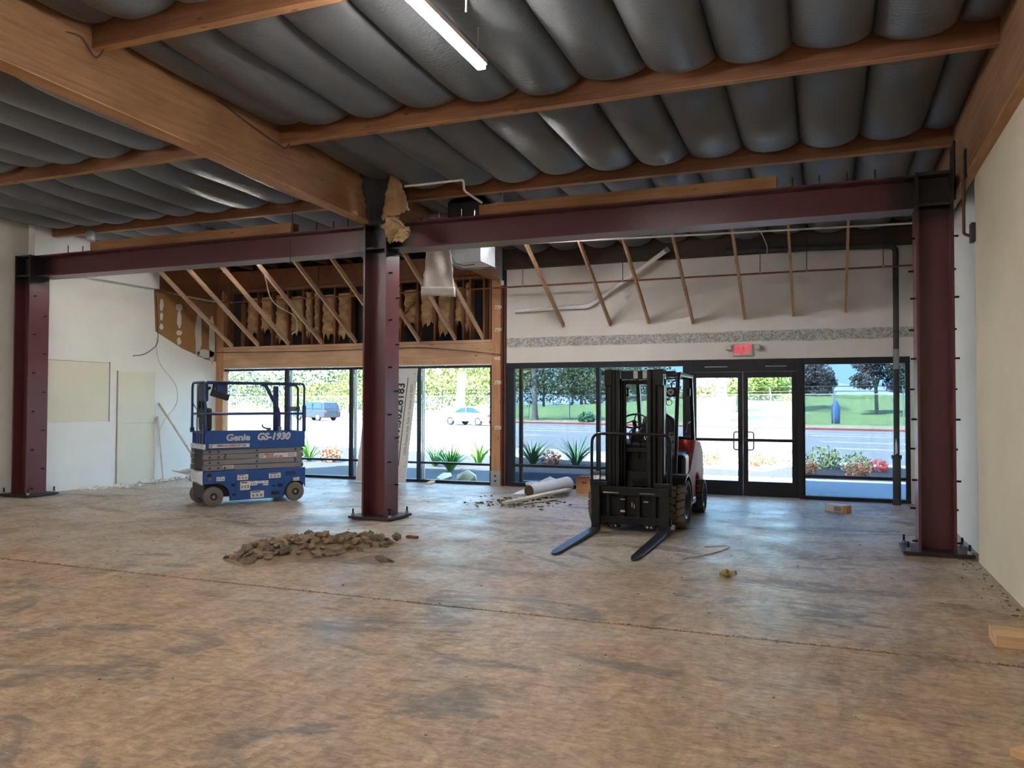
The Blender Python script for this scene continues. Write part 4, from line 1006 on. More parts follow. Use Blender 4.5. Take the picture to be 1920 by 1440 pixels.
    rail('end_rail', [(-.815, -.355, 1.17), (-.815, -.355, 1.965), (-.815, .31, 1.965), (-.815, .31, 1.17)])
    rail('end_rail', [(.825, -.355, 1.16), (.825, -.355, 1.965), (.825, .31, 1.965), (.825, .31, 1.16)])
    for y in (-.355, .31):
        rail('top_rail', [(-.79, y, 1.965), (.80, y, 1.965)]); rail('mid_rail', [(-.815, y, 1.46), (.825, y, 1.46)])
        MB().box(.80, .85, y - .028, y + .028, 1.16, 1.60).build('rail_socket', 'lift_rail', t, bevel=.008)
        MB().box(-.845, -.785, y - .028, y + .028, 1.16, 1.24).build('rail_socket', 'lift_rail', t, bevel=.008)
    rail('end_mid_rail', [(-.815, -.355, 1.46), (-.815, .31, 1.46)], .014)
    rail('extension_rail', [(.10, -.32, 1.945), (.17, -.32, 1.94), (.41, -.32, 1.50), (.41, -.32, 1.17)])
    rail('extension_rail', [(.30, .27, 1.945), (.38, .27, 1.94), (.62, .27, 1.50), (.62, .27, 1.17)])
    rail('inner_hoop', [(.60, -.20, 1.17), (.60, -.20, 1.94), (.78, -.20, 1.94), (.78, -.20, 1.17)], b=.08)
    MB().box(.52, .60, .20, .26, 1.17, 1.93).build('fixed_post', 'lift_rail', t, bevel=.01)
    MB().box(.62, .80, -.25, -.22, 1.50, 1.58).build('latch_plate', 'lift_grey', t, bevel=.01)
    MB().cyl((.74, -.252, 1.545), (.74, -.262, 1.545), .016, 10).build('latch_bolt', 'lift_dark', t)
    for x in (.41, .62): MB().box(x - .03, x + .03, -.345 if x < .5 else .245, -.295 if x < .5 else .295, 1.165, 1.25).build('rail_clamp', 'lift_grey', t, bevel=.01)
    MB().tube(bend([(.12, -.30, 1.29), (.13, -.30, 1.24), (.22, -.30, 1.21), (.26, -.30, 1.17)], .03), .014, 8).build('foot_pedal', 'lift_grey', t, smooth=True)
    MB().box(.20, .27, -.31, -.29, 1.165, 1.23).build('pedal_bracket', 'lift_grey', t, bevel=.006)
    # gate bars, manual box, motor box at the entry
    for y in (-.17, -.02, -.30): MB().cyl((-.835, y, .98), (-.835, y, 1.95 if y == -.02 else 1.30), .010, 8).build('gate_bar', 'lift_grey', t, smooth=True)
    MB().box(-.825, -.815, -.35, .30, 1.155, 1.17).build('gate_sill', 'lift_grey', t)
    MB().box(-.79, -.72, -.22, .12, 1.66, 1.94).build('manual_box', 'lift_rail', t, bevel=.02)
    MB().box(-.79, -.73, -.12, -.06, 1.5, 1.7).box(-.79, -.74, .06, .11, 1.4, 1.7).build('box_strap', 'lift_dark', t)
    MB().box(-.79, -.66, -.24, .10, 1.19, 1.56).build('battery_box', 'lift_dark', t, bevel=.04)
    # platform controller hanging under the top rail
    MB().box(-.63, -.46, -.33, -.24, 1.79, 1.95).build('control_mount', 'lift_rail', t, bevel=.01)
    MB().beam((-.70, -.30, 1.80), (-.44, -.30, 1.72), .13, .10).build('control_box', 'lift_dark', t, bevel=.012)
    jy = MB().cyl((-.68, -.30, 1.82), (-.66, -.30, 1.94), .02, 10).build('joystick', 'lift_dark', t, smooth=True)
    MB().cyl((-.72, -.30, 1.88), (-.76, -.30, 1.86), .025, 10).build('stop_button', 'lift_dark', t, smooth=True)
    for y in (-.355, .31): MB().tube(bend([(-.80, y, 1.62), (-.76, y * .8, 1.52), (-.70, y * .7, 1.47)], .05), .006, 6).build('gate_chain', 'lift_dark', t)
    # lettering and decals, near side
    def deco(x0, x1, z0, z1, mat='sticker_white', name='decal', y=YN): return MB().box(x0, x1, y - .003, y, z0, z1).build(name, mat, t)
    F = dict(right=(1, 0, 0), up=(0, 0, 1))
    text('maker_lettering', 'Genie', .145, 'letter_silver', t, (-.30, YN - .002, 1.080), F['right'], F['up'], bold=.006, shear=.1, xs=1.10)
    text('model_lettering', 'GS-1930', .155, 'letter_silver', t, (.285, YN - .002, 1.083), F['right'], F['up'], bold=.007, shear=.25, xs=1.02)
    d = deco(-.755, -.11, .925, .985)
    text('owner_lettering', 'AMERICAN SCISSOR LIFT, INC', .046, 'print_red', d, (-.40, YN - .004, .955), F['right'], F['up'], bold=.0015, xs=.76, depth=.001)
    MB().lathe([(.014, 0), (.024, 0), (.024, -.002), (.014, -.002)], (-.725, YN - .003, .955), 1, 16).build('emblem', 'print_red', d)
    d = deco(.06, .70, .735, .810, y=-.345)
    text('owner_lettering', 'AMERICAN', .042, 'print_red', d, (.22, -.349, .789), F['right'], F['up'], bold=.0015, xs=.8, depth=.001)
    text('owner_lettering', 'SCISSOR LIFT, INC', .042, 'print_red', d, (.315, -.349, .754), F['right'], F['up'], bold=.0015, xs=.86, depth=.001)
    for z in (.794, .775, .754): MB().box(.55, .68, -.3495, -.348, z - .004, z + .004).build('small_print', 'print_red', d)
    MB().lathe([(.012, 0), (.018, 0), (.018, -.002), (.012, -.002)], (.098, -.348, .772), 1, 16).build('emblem', 'print_red', d)
    MB().lathe([(.024, 0), (.031, 0), (.031, -.002), (.024, -.002)], (.098, -.348, .772), 1, 16).build('emblem', 'print_red', d)
    d = deco(-.53, -.36, .593, .640, y=-.345)
    MB().box(-.52, -.37, -.3495, -.348, .605, .628).build('small_print', 'print_grey', d)
    text('unit_number', '3273', .078, 'letter_navy', t, (.585, YN - .002, .462), F['right'], F['up'], bold=.004, xs=1.15)
    for (x0, x1, z0, z1) in ((-.632, -.505, .401, .467), (-.303, -.128, .398, .484), (.216, .418, .401, .482), (.636, .744, .335, .392), (-.255, -.095, .235, .372), (-.095, .02, .300, .370), (.02, .12, .325, .368), (.12, .207, .290, .368), (-.087, .135, .096, .207)):
        d = deco(x0, x1, z0, z1)
        w, h = x1 - x0, z1 - z0
        MB().box(x0 + w * .08, x1 - w * .3, YN - .0045, YN - .003, z1 - h * .22, z1 - h * .08).build('small_print', 'print_red' if w > .15 else 'print_grey', d)
        for q in range(3):
            MB().box(x0 + w * (.1 + .3 * q), x0 + w * (.28 + .3 * q), YN - .0045, YN - .003, z0 + h * .18, z0 + h * .55).build('small_print', 'print_grey', d)
    for (x0, x1, z0, z1) in ((.259, .398, .13, .19), (.36, .45, .244, .306), (.27, .335, .258, .282), (-.40, -.33, .30, .35), (-.38, -.33, .15, .19)):
        MB().box(x0, x1, YN - .002, YN + .01, z0, z1).build('panel_slot', 'lift_dark', t, bevel=.006)
    MB().box(.463, .469, YN - .002, YN, .08, .36).box(-.33, -.325, YN - .002, YN, .08, .37).box(-.325, .463, YN - .002, YN, .372, .378).build('panel_seam', 'letter_navy', t)
    MB().cyl((-.745, YN - .003, .50), (-.745, YN + .002, .50), .035, 14).build('panel_slot', 'lift_dark', t)
    MB().cyl((-.735, YN - .004, .44), (-.735, YN + .002, .44), .028, 14).build('tie_down_ring', 'lift_grey', t)
scissor_lift()

# ================================================================ forklift
def forklift():
    t = thing('forklift', 'black and red forklift with lowered forks pointing at the viewer', 'forklift', (-2.3, 10.6, 0), local=True)
    def B(name, x0, x1, y0, y1, z0, z1, mat='truck_black', parent=t, bv=.008): return MB().box(x0, x1, y0, y1, z0, z1).build(name, mat, parent, bevel=bv)
    # ---- mast: three nested channels each side
    for s in (-1, 1):
        def C(x0, x1): return (min(s * x0, s * x1), max(s * x0, s * x1))
        for nm, (a, b), y0, y1, zt in (('outer_channel', (.30, .385), -.36, -.20, 1.97), ('middle_channel', (.245, .30), -.40, -.22, 2.085), ('inner_channel', (.185, .245), -.43, -.24, 2.085)):
            x0, x1 = C(a, b)
            w = .018
            m = MB().box(x0, x1, y0, y0 + .022, .06, zt).box(x0, x1, y1 - .022, y1, .06, zt)
            xw = (x1 - w, x1) if s > 0 else (x0, x0 + w)
            m.box(xw[0], xw[1], y0, y1, .06, zt)
            o = m.build(nm, 'truck_steel' if nm != 'middle_channel' else 'truck_black', t, bevel=.004)
        x0, x1 = C(.285, .385); B('mast_cap', x0, x1, -.42, -.18, 1.88, 2.09)
        MB().cyl((s * .165, -.22, .3), (s * .165, -.22, 1.95), .030, 12).build('lift_cylinder', 'truck_black', t, smooth=True)
        MB().cyl((s * .40, -.16, .5), (s * .40, -.16, 1.45), .012, 8).build('hose', 'truck_black', t, smooth=True)
        x0, x1 = C(.37, .50); B('hose_guide', x0, x1, -.14, -.10, 2.03, 2.075, 'truck_steel')
        x0, x1 = C(.385, .405)
        MB().cyl((s * .395, -.2, 1.70), (s * .43, -.2, 1.70), .015, 8).build('mast_bolt', 'truck_steel', t)
    cr = B('mast_crosshead', -.30, .30, -.36, -.26, 1.965, 2.075)
    for x in (-.20, 0.02, .14): B('crosshead_plate', x - .028, x + .028, -.368, -.358, 1.972, 2.07, 'galvanized', cr, .003)
    B('mast_tie', -.28, .28, -.22, -.17, 1.90, 1.955)
    B('mast_tie', -.38, .38, -.20, -.14, .55, .75); B('mast_tie', -.38, .38, -.20, -.14, 1.0, 1.06)
    for x in (-.195, .195):
        MB().tube([(x, -.27, .4), (x, -.27, 1.93)], .010, 6).build('lift_chain', 'truck_steel', t)
    # ---- carriage, load backrest, forks
    ca = B('carriage_bar', -.52, .52, -.60, -.55, .47, .58); B('carriage_bar', -.52, .52, -.60, -.55, .11, .20)
    for x in (-.30, -.10, .10, .30): B('carriage_plate', x - .022, x + .022, -.57, -.47, .11, .58)
    B('carriage_back', -.45, .45, -.50, -.47, .15, .55)
    for x, z in ((-.25, .505), (.22, .505)): B('carriage_latch', x - .10, x + .10, -.606, -.60, z - .006, z + .006, 'chrome', bv=0)
    for x, z, h in ((-.10, .42, .008), (.20, .40, .01), (-.10, .27, .014), (.02, .36, .03), (.05, .34, .028)): B('carriage_pin', x - .03 if h < .02 else x - .006, x + .03 if h < .02 else x + .006, -.585, -.57, z - h, z + h, 'chrome', bv=0)
    for x in (-.24, -.19, .22, .27): MB().cyl((x, -.61, .085), (x, -.55, .085), .016, 10).build('carriage_roller', 'chrome', t, smooth=True)
    for x in (-.215, .245): B('roller_block', x - .075, x + .075, -.60, -.52, .055, .12)
    MB().lathe([(.02, -.006), (.036, -.006), (.036, .006), (.02, .006)], (0, -.60, .62), 1, 16).build('lifting_eye', 'truck_steel', t, smooth=True)
    MB().tube(bend([(-.51, -.58, .55), (-.51, -.58, 1.255), (.51, -.58, 1.255), (.51, -.58, .55)], .13, 7), .019, 10).build('backrest_frame', 'truck_black', t, smooth=True)
    for x in (-.40, .40, .47): MB().cyl((x, -.58, .58), (x, -.58, 1.25), .010, 8).build('backrest_bar', 'truck_black', t, smooth=True)
    for s in (-1, 1): B('backrest_foot', min(s * .30, s * .53), max(s * .30, s * .53), -.60, -.55, .58, .64)
    for s in (-1, 1):
        x0, x1 = (-.495, -.385) if s < 0 else (.385, .495)
        fk = MB().box(x0, x1, -.66, -.61, .035, .585).build('fork_shank', 'truck_steel', t, bevel=.006)
        y0, y1 = -.61, -2.38
        pts = [(x0, y0, .0), (x1, y0, .0), (x1, y1 + .14, .0), (x1 - .03, y1, .004), (x0 + .03, y1, .004), (x0, y1 + .14, .0)]
        tops = [(x0, y0, .048), (x1, y0, .048), (x1, y1 + .14, .02), (x1 - .03, y1, .012), (x0 + .03, y1, .012), (x0, y1 + .14, .02)]
        MB().add([(a, b, c + .012) for a, b, c in pts + tops], [(5, 4, 3, 2, 1, 0), (6, 7, 8, 9, 10, 11)] + [(i, (i + 1) % 6, 6 + (i + 1) % 6, 6 + i) for i in range(6)]).build('fork_blade', 'fork_steel', t, bevel=.004)
    # ---- cowl, floor, body
    B('dash_panel', -.40, .40, -.06, .02, .30, 1.10)
    B('front_frame', -.42, .42, -.14, .30, .20, .62)
    B('floor_plate', -.48, .48, .0, .75, .50, .56)
    MB().prism([(.02, 1.10), (.30, 1.16), (.34, 1.10), (.20, .56), (.02, .56)], 0, -.38, .38).build('dash_cowl', 'truck_black', t, bevel=.02)
    B('dash_display', -.16, .10, .14, .20, 1.13, 1.24)
    for s in (-1, 1):
        # fender arch over the drive wheel
        outer = [(.40 * math.cos(R(a)), .32 + .40 * math.sin(R(a))) for a in range(0, 131, 13)]; inner = [(.365 * math.cos(R(a)), .32 + .365 * math.sin(R(a))) for a in range(130, -1, -13)]
        MB().prism(outer + inner, 0, min(s * .40, s * .64), max(s * .40, s * .64)).build('fender', 'truck_black', t, bevel=.008)
        MB().box(min(s * .40, s * .62), max(s * .40, s * .62), .30, .80, .26, .34).build('side_step', 'truck_black', t, bevel=.01)
        # red side panel behind the step
        MB().prism([(.62, .25), (1.45, .25), (1.45, .55), (1.60, .75), (1.60, .96), (1.30, .98), (.95, .70), (.70, .62)], 0, min(s * .44, s * .52), max(s * .44, s * .52)).build('side_panel', 'truck_red', t, bevel=.02)
        MB().box(min(s * .30, s * .50), max(s * .30, s * .50), .62, .98, .60, .93).build('hood_side', 'truck_black', t, bevel=.05)
    MB().prism([(.60, .55), (.66, .92), (1.55, .96), (1.55, .30), (.60, .30)], 0, -.44, .44).build('engine_hood', 'truck_black', t, bevel=.04)
    cw = [(1.40, .22), (1.35, .55), (1.45, .98), (1.62, 1.10), (2.10, 1.06), (2.36, .92), (2.44, .62), (2.40, .30), (2.25, .20)]
    MB().prism(cw, 0, -.40, .40).build('counterweight', 'truck_orange', t, bevel=.04)
    cs = [(1.36, .60), (1.45, .98), (1.62, 1.10), (2.10, 1.06), (2.36, .92), (2.44, .62), (2.40, .30), (2.25, .20), (2.10, .22)] + [(1.72 + .36 * math.cos(R(a)), .25 + .33 * math.sin(R(a))) for a in range(0, 161, 20)]
    for s in (-1, 1): MB().prism(cs, 0, min(s * .40, s * .50), max(s * .40, s * .50)).build('counterweight_cheek', 'truck_orange', t, bevel=.03)
    B('tail_panel', -.42, .42, 1.98, 2.08, .80, 1.13, 'truck_black', bv=.03)
    # ---- seat
    st = MB().box(-.26, .26, .85, 1.30, .94, 1.06).build('seat_cushion', 'seat_black', t, bevel=.04)
    prof = [(-.27, 1.0), (-.28, 1.25), (-.24, 1.42), (-.14, 1.50), (.10, 1.50), (.22, 1.42), (.27, 1.25), (.26, 1.0)]
    MB().prism(prof, 1, 1.27, 1.41).build('seat_back', 'seat_black', t, bevel=.04)
    B('seat_tag', .13, .23, 1.255, 1.27, 1.10, 1.22, 'tag_tan', bv=0)
    MB().tube(bend([(.24, .95, 1.20), (.33, .80, 1.22), (.34, .75, 1.10)], .06), .022, 8).build('arm_rest', 'seat_black', t, smooth=True)
    # steering wheel and column, levers
    c = Vector((-.20, .52, 1.40)); ax = Vector((0, -.55, .83)).normalized(); e1 = Vector((1, 0, 0)); e2 = ax.cross(e1)
    MB().tube([c + e1 * (.17 * math.cos(k * math.pi / 12)) + e2 * (.17 * math.sin(k * math.pi / 12)) for k in range(25)], .014, 8, cap=False).build('steering_wheel', 'truck_black', t, smooth=True)
    MB().tube([c, c - ax * .10, (-.20, .22, 1.05)], .03, 10).build('steering_column', 'truck_black', t, smooth=True)
    for k in range(3):
        a = R(90 + 120 * k); MB().cyl(c, c + e1 * (.165 * math.cos(a)) + e2 * (.165 * math.sin(a)), .010, 6).build('wheel_spoke', 'truck_black', t)
    for k, x in enumerate((.02, .09, .16)):
        lv = MB().tube(bend([(x, .20, 1.10), (x + .01, .26, 1.25), (x + .02, .24, 1.34)], .05), .008, 6).build('control_lever', 'truck_steel', t, smooth=True)
        MB().lathe([(0, .03), (.016, .02), (.018, 0), (.012, -.02), (0, -.025)], (x + .02, .24, 1.355), 2, 10).build('lever_knob', 'seat_black', lv, smooth=True)
    for (x, z, r) in ((-.06, 1.24, .03), (.06, 1.18, .028), (.04, 1.05, .02)): MB().cyl((x, .06, z), (x, .12, z), r, 12).build('gauge', 'chrome', t, smooth=True)
    for x in (-.12, .0, .10): MB().tube(bend([(x, -.08, .9), (x + .03, -.10, 1.1), (x - .02, -.1, 1.25), (x + .05, -.05, 1.33)], .06), .009, 6).build('hose', 'truck_black', t, smooth=True)
    # ---- overhead guard
    for s in (-1, 1):
        x = s * .41
        MB().tube(bend([(x, .32, .58), (x, .48, 1.55), (x, .58, 2.03), (x, .75, 2.07)], .08), .028, 10).build('guard_post', 'truck_steel', t, smooth=True)
        MB().beam((x, 1.98, .92), (x, 1.72, 2.05), .055, .09, (0, 1, 0)).build('guard_post', 'truck_steel', t, bevel=.01)
        MB().box(x - .03, x + .03, .60, 1.78, 2.03, 2.085).build('guard_rail', 'truck_black', t, bevel=.01)
    B('guard_rail', -.41, .41, .58, .66, 2.02, 2.085); B('guard_rail', -.41, .41, 1.70, 1.78, 2.02, 2.085)
    for k in range(6): B('guard_slat', -.28 + k * .112 - .014, -.28 + k * .112 + .014, .66, 1.70, 2.035, 2.07, bv=.004)
    for s in (-1, 1):
        x = s * .33
        hl = MB().box(x - .065, x + .065, .46, .54, 1.74, 1.87).build('work_light', 'truck_black', t, bevel=.02)
        MB().lathe([(0, -.004), (.045, -.004), (.05, .006)], (x, .46, 1.805), 1, 18).build('lens', 'lamp_lens', hl, smooth=True)
        MB().cyl((x, .455, 1.805), (x, .445, 1.805), .016, 10).build('bulb', 'chrome', hl, smooth=True)
        MB().tube(bend([(x, .52, 1.87), (x, .54, 1.95), (s * .40, .56, 1.97)], .03), .012, 6).build('light_bracket', 'truck_black', hl)
    MB().lathe([(.036, -.004), (.044, -.004), (.044, .004), (.036, .004)], (.30, .5, 1.66), 1, 18).build('mirror_ring', 'truck_black', t, smooth=True)
    MB().box(.36, .42, 1.55, 1.63, 1.76, 1.88).build('rear_lamp', 'truck_black', t, bevel=.01)
    MB().tube(bend([(.37, 1.45, 1.22), (.40, 1.43, 1.35), (.42, 1.60, 1.37)], .05), .012, 6).build('grab_handle', 'truck_black', t, smooth=True)
    # ---- wheels with chunky lugs
    def wheel(x, y, r, w, s, nl):
        R2 = r * .93
        o = MB().lathe([(r * .58, -w / 2 * .9), (r * .82, -w / 2), (R2, -w / 2 * .93), (R2, w / 2 * .93), (r * .82, w / 2), (r * .58, w / 2 * .9)], (x, y, r), 0, 36).build('tyre', 'tyre_groove', t, smooth=True)
        m = MB()
        for k in range(nl):
            for side in (-1, 1):
                a0 = 2 * math.pi * (k + (.5 if side > 0 else 0)) / nl; da = 2 * math.pi / nl * .41
                def P(a, xx, rr): return (x + xx, y + rr * math.cos(a), r + rr * math.sin(a))
                xo, xi = side * w * .49, side * w * -.03
                skew = da * .9
                ring = [(a0 - da, xo), (a0 - da * .2 - 0, xi), (a0 + da, xi), (a0 + da, xo)] if False else [(a0 - da, xo), (a0 + da, xo), (a0 + da + skew, side * w * .14), (a0 + da * .35 + skew, xi), (a0 - da * .65 + skew * .6, side * w * .06)]
                n = len(ring)
                vs = [P(a, xx, R2 * .985) for a, xx in ring] + [P(a, xx, r if abs(xx) < w * .4 else r * .985) for a, xx in ring]
                # shoulder skirt of the lug
                m.add(vs, [tuple(range(n, 2 * n)), tuple(range(n - 1, -1, -1))] + [(i, (i + 1) % n, n + (i + 1) % n, n + i) for i in range(n)])
                sk = [P(a0 - da, xo, r * .985), P(a0 + da, xo, r * .985), P(a0 + da, xo, r * .80), P(a0 - da, xo, r * .80)]
                xs_ = side * .012
                sk2 = [(p[0] + xs_, p[1], p[2]) for p in sk]
                m.add(sk + sk2, [(0, 1, 2, 3), (7, 6, 5, 4), (0, 4, 5, 1), (1, 5, 6, 2), (2, 6, 7, 3), (3, 7, 4, 0)])
        m.build('tread', 'tyre_brown', o)
        MB().lathe([(0, s * w * .25), (r * .18, s * w * .27), (r * .22, s * w * .18), (r * .40, s * w * .16), (r * .50, s * w * .40), (r * .58, s * w * .47), (r * .60, s * w * .40)], (x, y, r), 0, 28).build('rim', 'truck_steel', o, smooth=True)
    for s in (-1, 1):
        wheel(s * .525, 0, .32, .20, s, 20); wheel(s * .52, 1.72, .25, .17, s, 18)
    MB().cyl((-.5, 0, .32), (.5, 0, .32), .09, 12).build('axle', 'truck_black', t); MB().cyl((-.45, 1.72, .25), (.45, 1.72, .25), .06, 12).build('axle', 'truck_black', t)
    B('mud_flap', .50, .55, -.55, -.50, .06, .12, 'galvanized')
forklift()

# ================================================================ outside
ND = Vector((math.sin(R(17.5)), math.cos(R(17.5)), 0)); UD = Vector((math.cos(R(17.5)), -math.sin(R(17.5)), 0))   # away from / along the road
def road(d, s, z=0.0): p = ND * d + UD * s; return (p.x, p.y, z)
def band(name, d0, d1, s0, s1, z, mat, label=None, cat=None, thick=.05):
    m = MB(); c = [road(d0, s0), road(d0, s1), road(d1, s1), road(d1, s0)]
    m.add([(x, y, z - thick) for x, y, _ in c] + [(x, y, z) for x, y, _ in c], [(0, 3, 2, 1), (4, 5, 6, 7), (0, 1, 5, 4), (1, 2, 6, 5), (2, 3, 7, 6), (3, 0, 4, 7)])
    return tag(m.build(name, mat), label, cat, kind='structure')
band('ground', -40, 900, -700, 700, -.25, 'turf')
tag(MB().add([(-60, 14.9, -.06), (28.9, 14.9, -.06), (-60, 42.93, -.06)], [(0, 1, 2)]).build('planting_bed', 'mulch'), kind='structure')
tag(MB().box(-2.9, 40, 14.9, 18.9, -.10, -.02).build('entry_walk', 'sidewalk'), kind='structure')
band('pavement', 19.6, 23.0, -70, -7.6, -.045, 'sidewalk'); 
band('kerb', 22.9, 23.4, -70, 60, -.02, 'sidewalk', thick=.2)
band('roadway', 23.4, 53.6, -250, 250, -.08, 'asphalt')
def lane(d, s0, s1, mat, w=.16): return band('lane_marking', d - w / 2, d + w / 2, s0, s1, -.068, mat, thick=.008)
lane(31.8, -9.6, 60, 'lane_white', .22); lane(37.0, -11.7, 60, 'lane_white', .24); lane(43.6, -150, 150, 'lane_yellow', .45)
lane(34.0, -60, -25.4, 'lane_white', .22); lane(40.0, -90, -26, 'lane_white', .22); lane(47.0, -200, 200, 'lane_white', .12)
band('far_kerb', 53.6, 54.0, -250, 250, .04, 'curb_red', thick=.2); band('verge', 54.0, 63.0, -250, 250, .02, 'dry_verge', thick=.2)

# lawn that swells up behind the fence
def lawn():
    def fn(u, v):
        s = -170 + 260 * u; d = 63 + 130 * v
        z = .02 + 2.4 * math.exp(-((s + 40) / 34) ** 2) * (1 - math.exp(-((v * 130) / 26) ** 2)) + .9 * (1 - math.exp(-((v * 130) / 60) ** 2))
        return road(d, s, z)
    return tag(MB().grid(fn, 40, 24).build('lawn', 'turf', smooth=True), kind='structure')
lawn()
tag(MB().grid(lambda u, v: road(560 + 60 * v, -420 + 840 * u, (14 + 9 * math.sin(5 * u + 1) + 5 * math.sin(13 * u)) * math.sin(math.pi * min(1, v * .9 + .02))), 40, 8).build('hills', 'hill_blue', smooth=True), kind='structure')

# chain link fence
fe = thing('chain_link_fence', 'chain link fence with barbed wire across the road', 'fence', road(64, -15))
S0, S1 = -120, 40
m = MB().add([road(64, S0, .05), road(64, S1, .05), road(64, S1, 2.35), road(64, S0, 2.35)], [(0, 1, 2, 3)]); m.build('chain_mesh', 'chain_link', fe)
for k in range(33):
    s = S0 + 5.0 * k + .6
    MB().tube([road(64, s, 0), road(64, s, 2.4), road(64.0 - .25, s, 2.95)], .05, 6).build('fence_post', 'fence_metal', fe)
for z in (2.38,): MB().cyl(road(64, S0, z), road(64, S1, z), .035, 6).build('top_rail', 'fence_metal', fe)
for z, o in ((2.62, .1), (3.0, .28)): MB().cyl(road(64 - o, S0, z), road(64 - o, S1, z), .03, 5).build('barbed_wire', 'steel_rod', fe)

# trees
def leaf_cloud(blobs, n, size, seed):
    r_ = random.Random(seed); m = MB(); vol = [b[3] ** 2 for b in blobs]
    vs, fs = [], []
    for k in range(n):
        b = r_.choices(blobs, vol)[0]
        while True:
            q = Vector((r_.gauss(0, 1), r_.gauss(0, 1), r_.gauss(0, 1)))
            if q.length > .01: break
        q = q.normalized() * (b[3] * r_.uniform(.55, 1.02)); q.z *= .78
        p = Vector(b[:3]) + q
        a = Vector((r_.gauss(0, 1), r_.gauss(0, 1), r_.gauss(0, 1))).normalized(); c = a.orthogonal().normalized()
        s = size * r_.uniform(.6, 1.3); o = len(vs)
        vs += [p - a * s, p + c * s * .55, p + a * s, p - c * s * .55]; fs.append((o, o + 1, o + 2, o + 3))
    m.add(vs, fs); return m
def tree(d, s, h, cr, leaf, bark, label, seed, tr=.3, n=1500, fork=None, size=.30, low=.35, group='trees across the road'):
    base = Vector(road(d, s)); r_ = random.Random(seed)
    if fork is None: fork = h * .45
    t = thing('street_tree', label, 'tree', base, group=group)
    lean = Vector((r_.uniform(-.05, .05), 0, 1))
    f = base + lean * fork
    MB().tube([base + Vector((0, 0, -.1)), base + Vector((0, 0, .6)), base + lean * (fork * .6), f], [tr * 1.35, tr, tr * .85, tr * .8], 10).build('trunk', bark, t, smooth=True)
    blobs = []
    for k in range(5):
        a = 2 * math.pi * k / 5 + r_.uniform(-.4, .4); rad = cr * r_.uniform(.35, .65)
        q = base + Vector((math.cos(a) * rad, math.sin(a) * rad, h * r_.uniform(.55, .85)))
        MB().tube([f - Vector((0, 0, .3)), (f + q) / 2 + Vector((0, 0, .3)), q], [tr * .5, tr * .3, tr * .1], 6).build('branch', bark, t, smooth=True)
        blobs.append((q.x, q.y, q.z, cr * r_.uniform(.45, .65)))
    blobs.append((base.x, base.y, base.z + h * .82, cr * .6))
    for k in range(4):
        a = r_.uniform(0, 6.3); blobs.append((base.x + math.cos(a) * cr * .75, base.y + math.sin(a) * cr * .75, base.z + h * r_.uniform(low, .6), cr * .38))
    leaf_cloud(blobs, n, size, seed).build('crown', leaf, t)
tree(62, -57.1, 11, 4.5, 'leaf_yellow', 'bark_pale', 'pale forked tree trunk behind the silver car in the left window', 2, tr=.52, fork=5.0, n=3000, low=.6, size=.2)
tree(60, -45.6, 12, 5.0, 'leaf_olive', 'bark_grey', 'grey tree trunk beside the green lawn in the blue window', 3, tr=.27, fork=5.6, n=4200, low=.58, size=.17)
tree(66, -29.5, 13, 4.5, 'leaf_bright', 'bark_pale', 'thick pale tree trunk seen through the left glass door', 4, tr=.55, fork=6.5, n=2600, low=.6, size=.2)
tree(78, -33.2, 6.2, 1.7, 'leaf_bright', 'bark_grey', 'small leafy tree right of the thick trunk in the left glass door', 14, tr=.16, fork=2.8, n=1600, low=.45, size=.16)
tree(95, -36.4, 5.8, 3.3, 'leaf_bright', 'bark_grey', 'round bright green tree seen through the right glass door', 5, tr=.3, fork=2.0, n=5200, low=.25, size=.2)
tree(80, -27.7, 13, 3.6, 'leaf_bright', 'bark_grey', 'slim tree at the right edge of the right glass door', 6, tr=.26, fork=7, n=2200, low=.5, size=.18)
tree(112, -37.2, 8.2, 3.4, 'leaf_purple', 'bark_grey', 'purplish tree at the upper left of the right window', 7, tr=.2, fork=3.2, n=5200, low=.35, size=.2)
tree(80, -20.3, 8.2, 2.7, 'leaf_purple', 'bark_grey', 'dark tree behind the downpipe in the right window', 8, tr=.2, fork=3.2, n=5000, low=.38, size=.15)
tree(77, -16.6, 8.0, 2.4, 'leaf_dark', 'bark_grey', 'dark tree at the far right edge of the right window', 9, tr=.18, fork=3.2, n=4000, low=.4, size=.15)
def hedge(d, s, w, h, leaf, label, seed, n=2200, size=.5):
    r_ = random.Random(seed); b = Vector(road(d, s)); bl = []
    for k in range(12): 
        p = Vector(road(d + r_.uniform(-2, 2), s + w * (k / 11 - .5))); bl.append((p.x, p.y, h * r_.uniform(.35, .62), h * r_.uniform(.38, .52)))
    t = thing('tree_clump', label, 'trees', b, group='tree belts beyond the fence')
    leaf_cloud(bl, n, size, seed).build('foliage', leaf, t)
    for k in range(0, 12, 3): MB().cyl((bl[k][0], bl[k][1], 0), (bl[k][0], bl[k][1], bl[k][2]), .25, 6).build('trunk', 'bark_grey', t)
hedge(98, -134, 60, 11, 'leaf_olive', 'tall olive tree belt behind the scissor lift rails', 21, 9000, .3)
hedge(74, -93, 26, 5.0, 'leaf_yellow', 'low yellow green bushes behind the dark utility car', 22, 4500, .2)
hedge(96, -97, 34, 10, 'leaf_yellow', 'yellow green tree belt around the pale trunk in the left window', 23, 9000, .28)
hedge(116, -80, 30, 13, 'leaf_olive', 'olive tree belt above the lawn in the blue window', 24, 10000, .28)
hedge(150, -93, 20, 13, 'leaf_dark', 'dark tree clump at the right side of the blue window', 25, 5000, .34)
hedge(128, -56, 16, 6, 'leaf_yellow', 'pale shrubs behind the thick trunk in the left glass door', 26, 3500, .3)
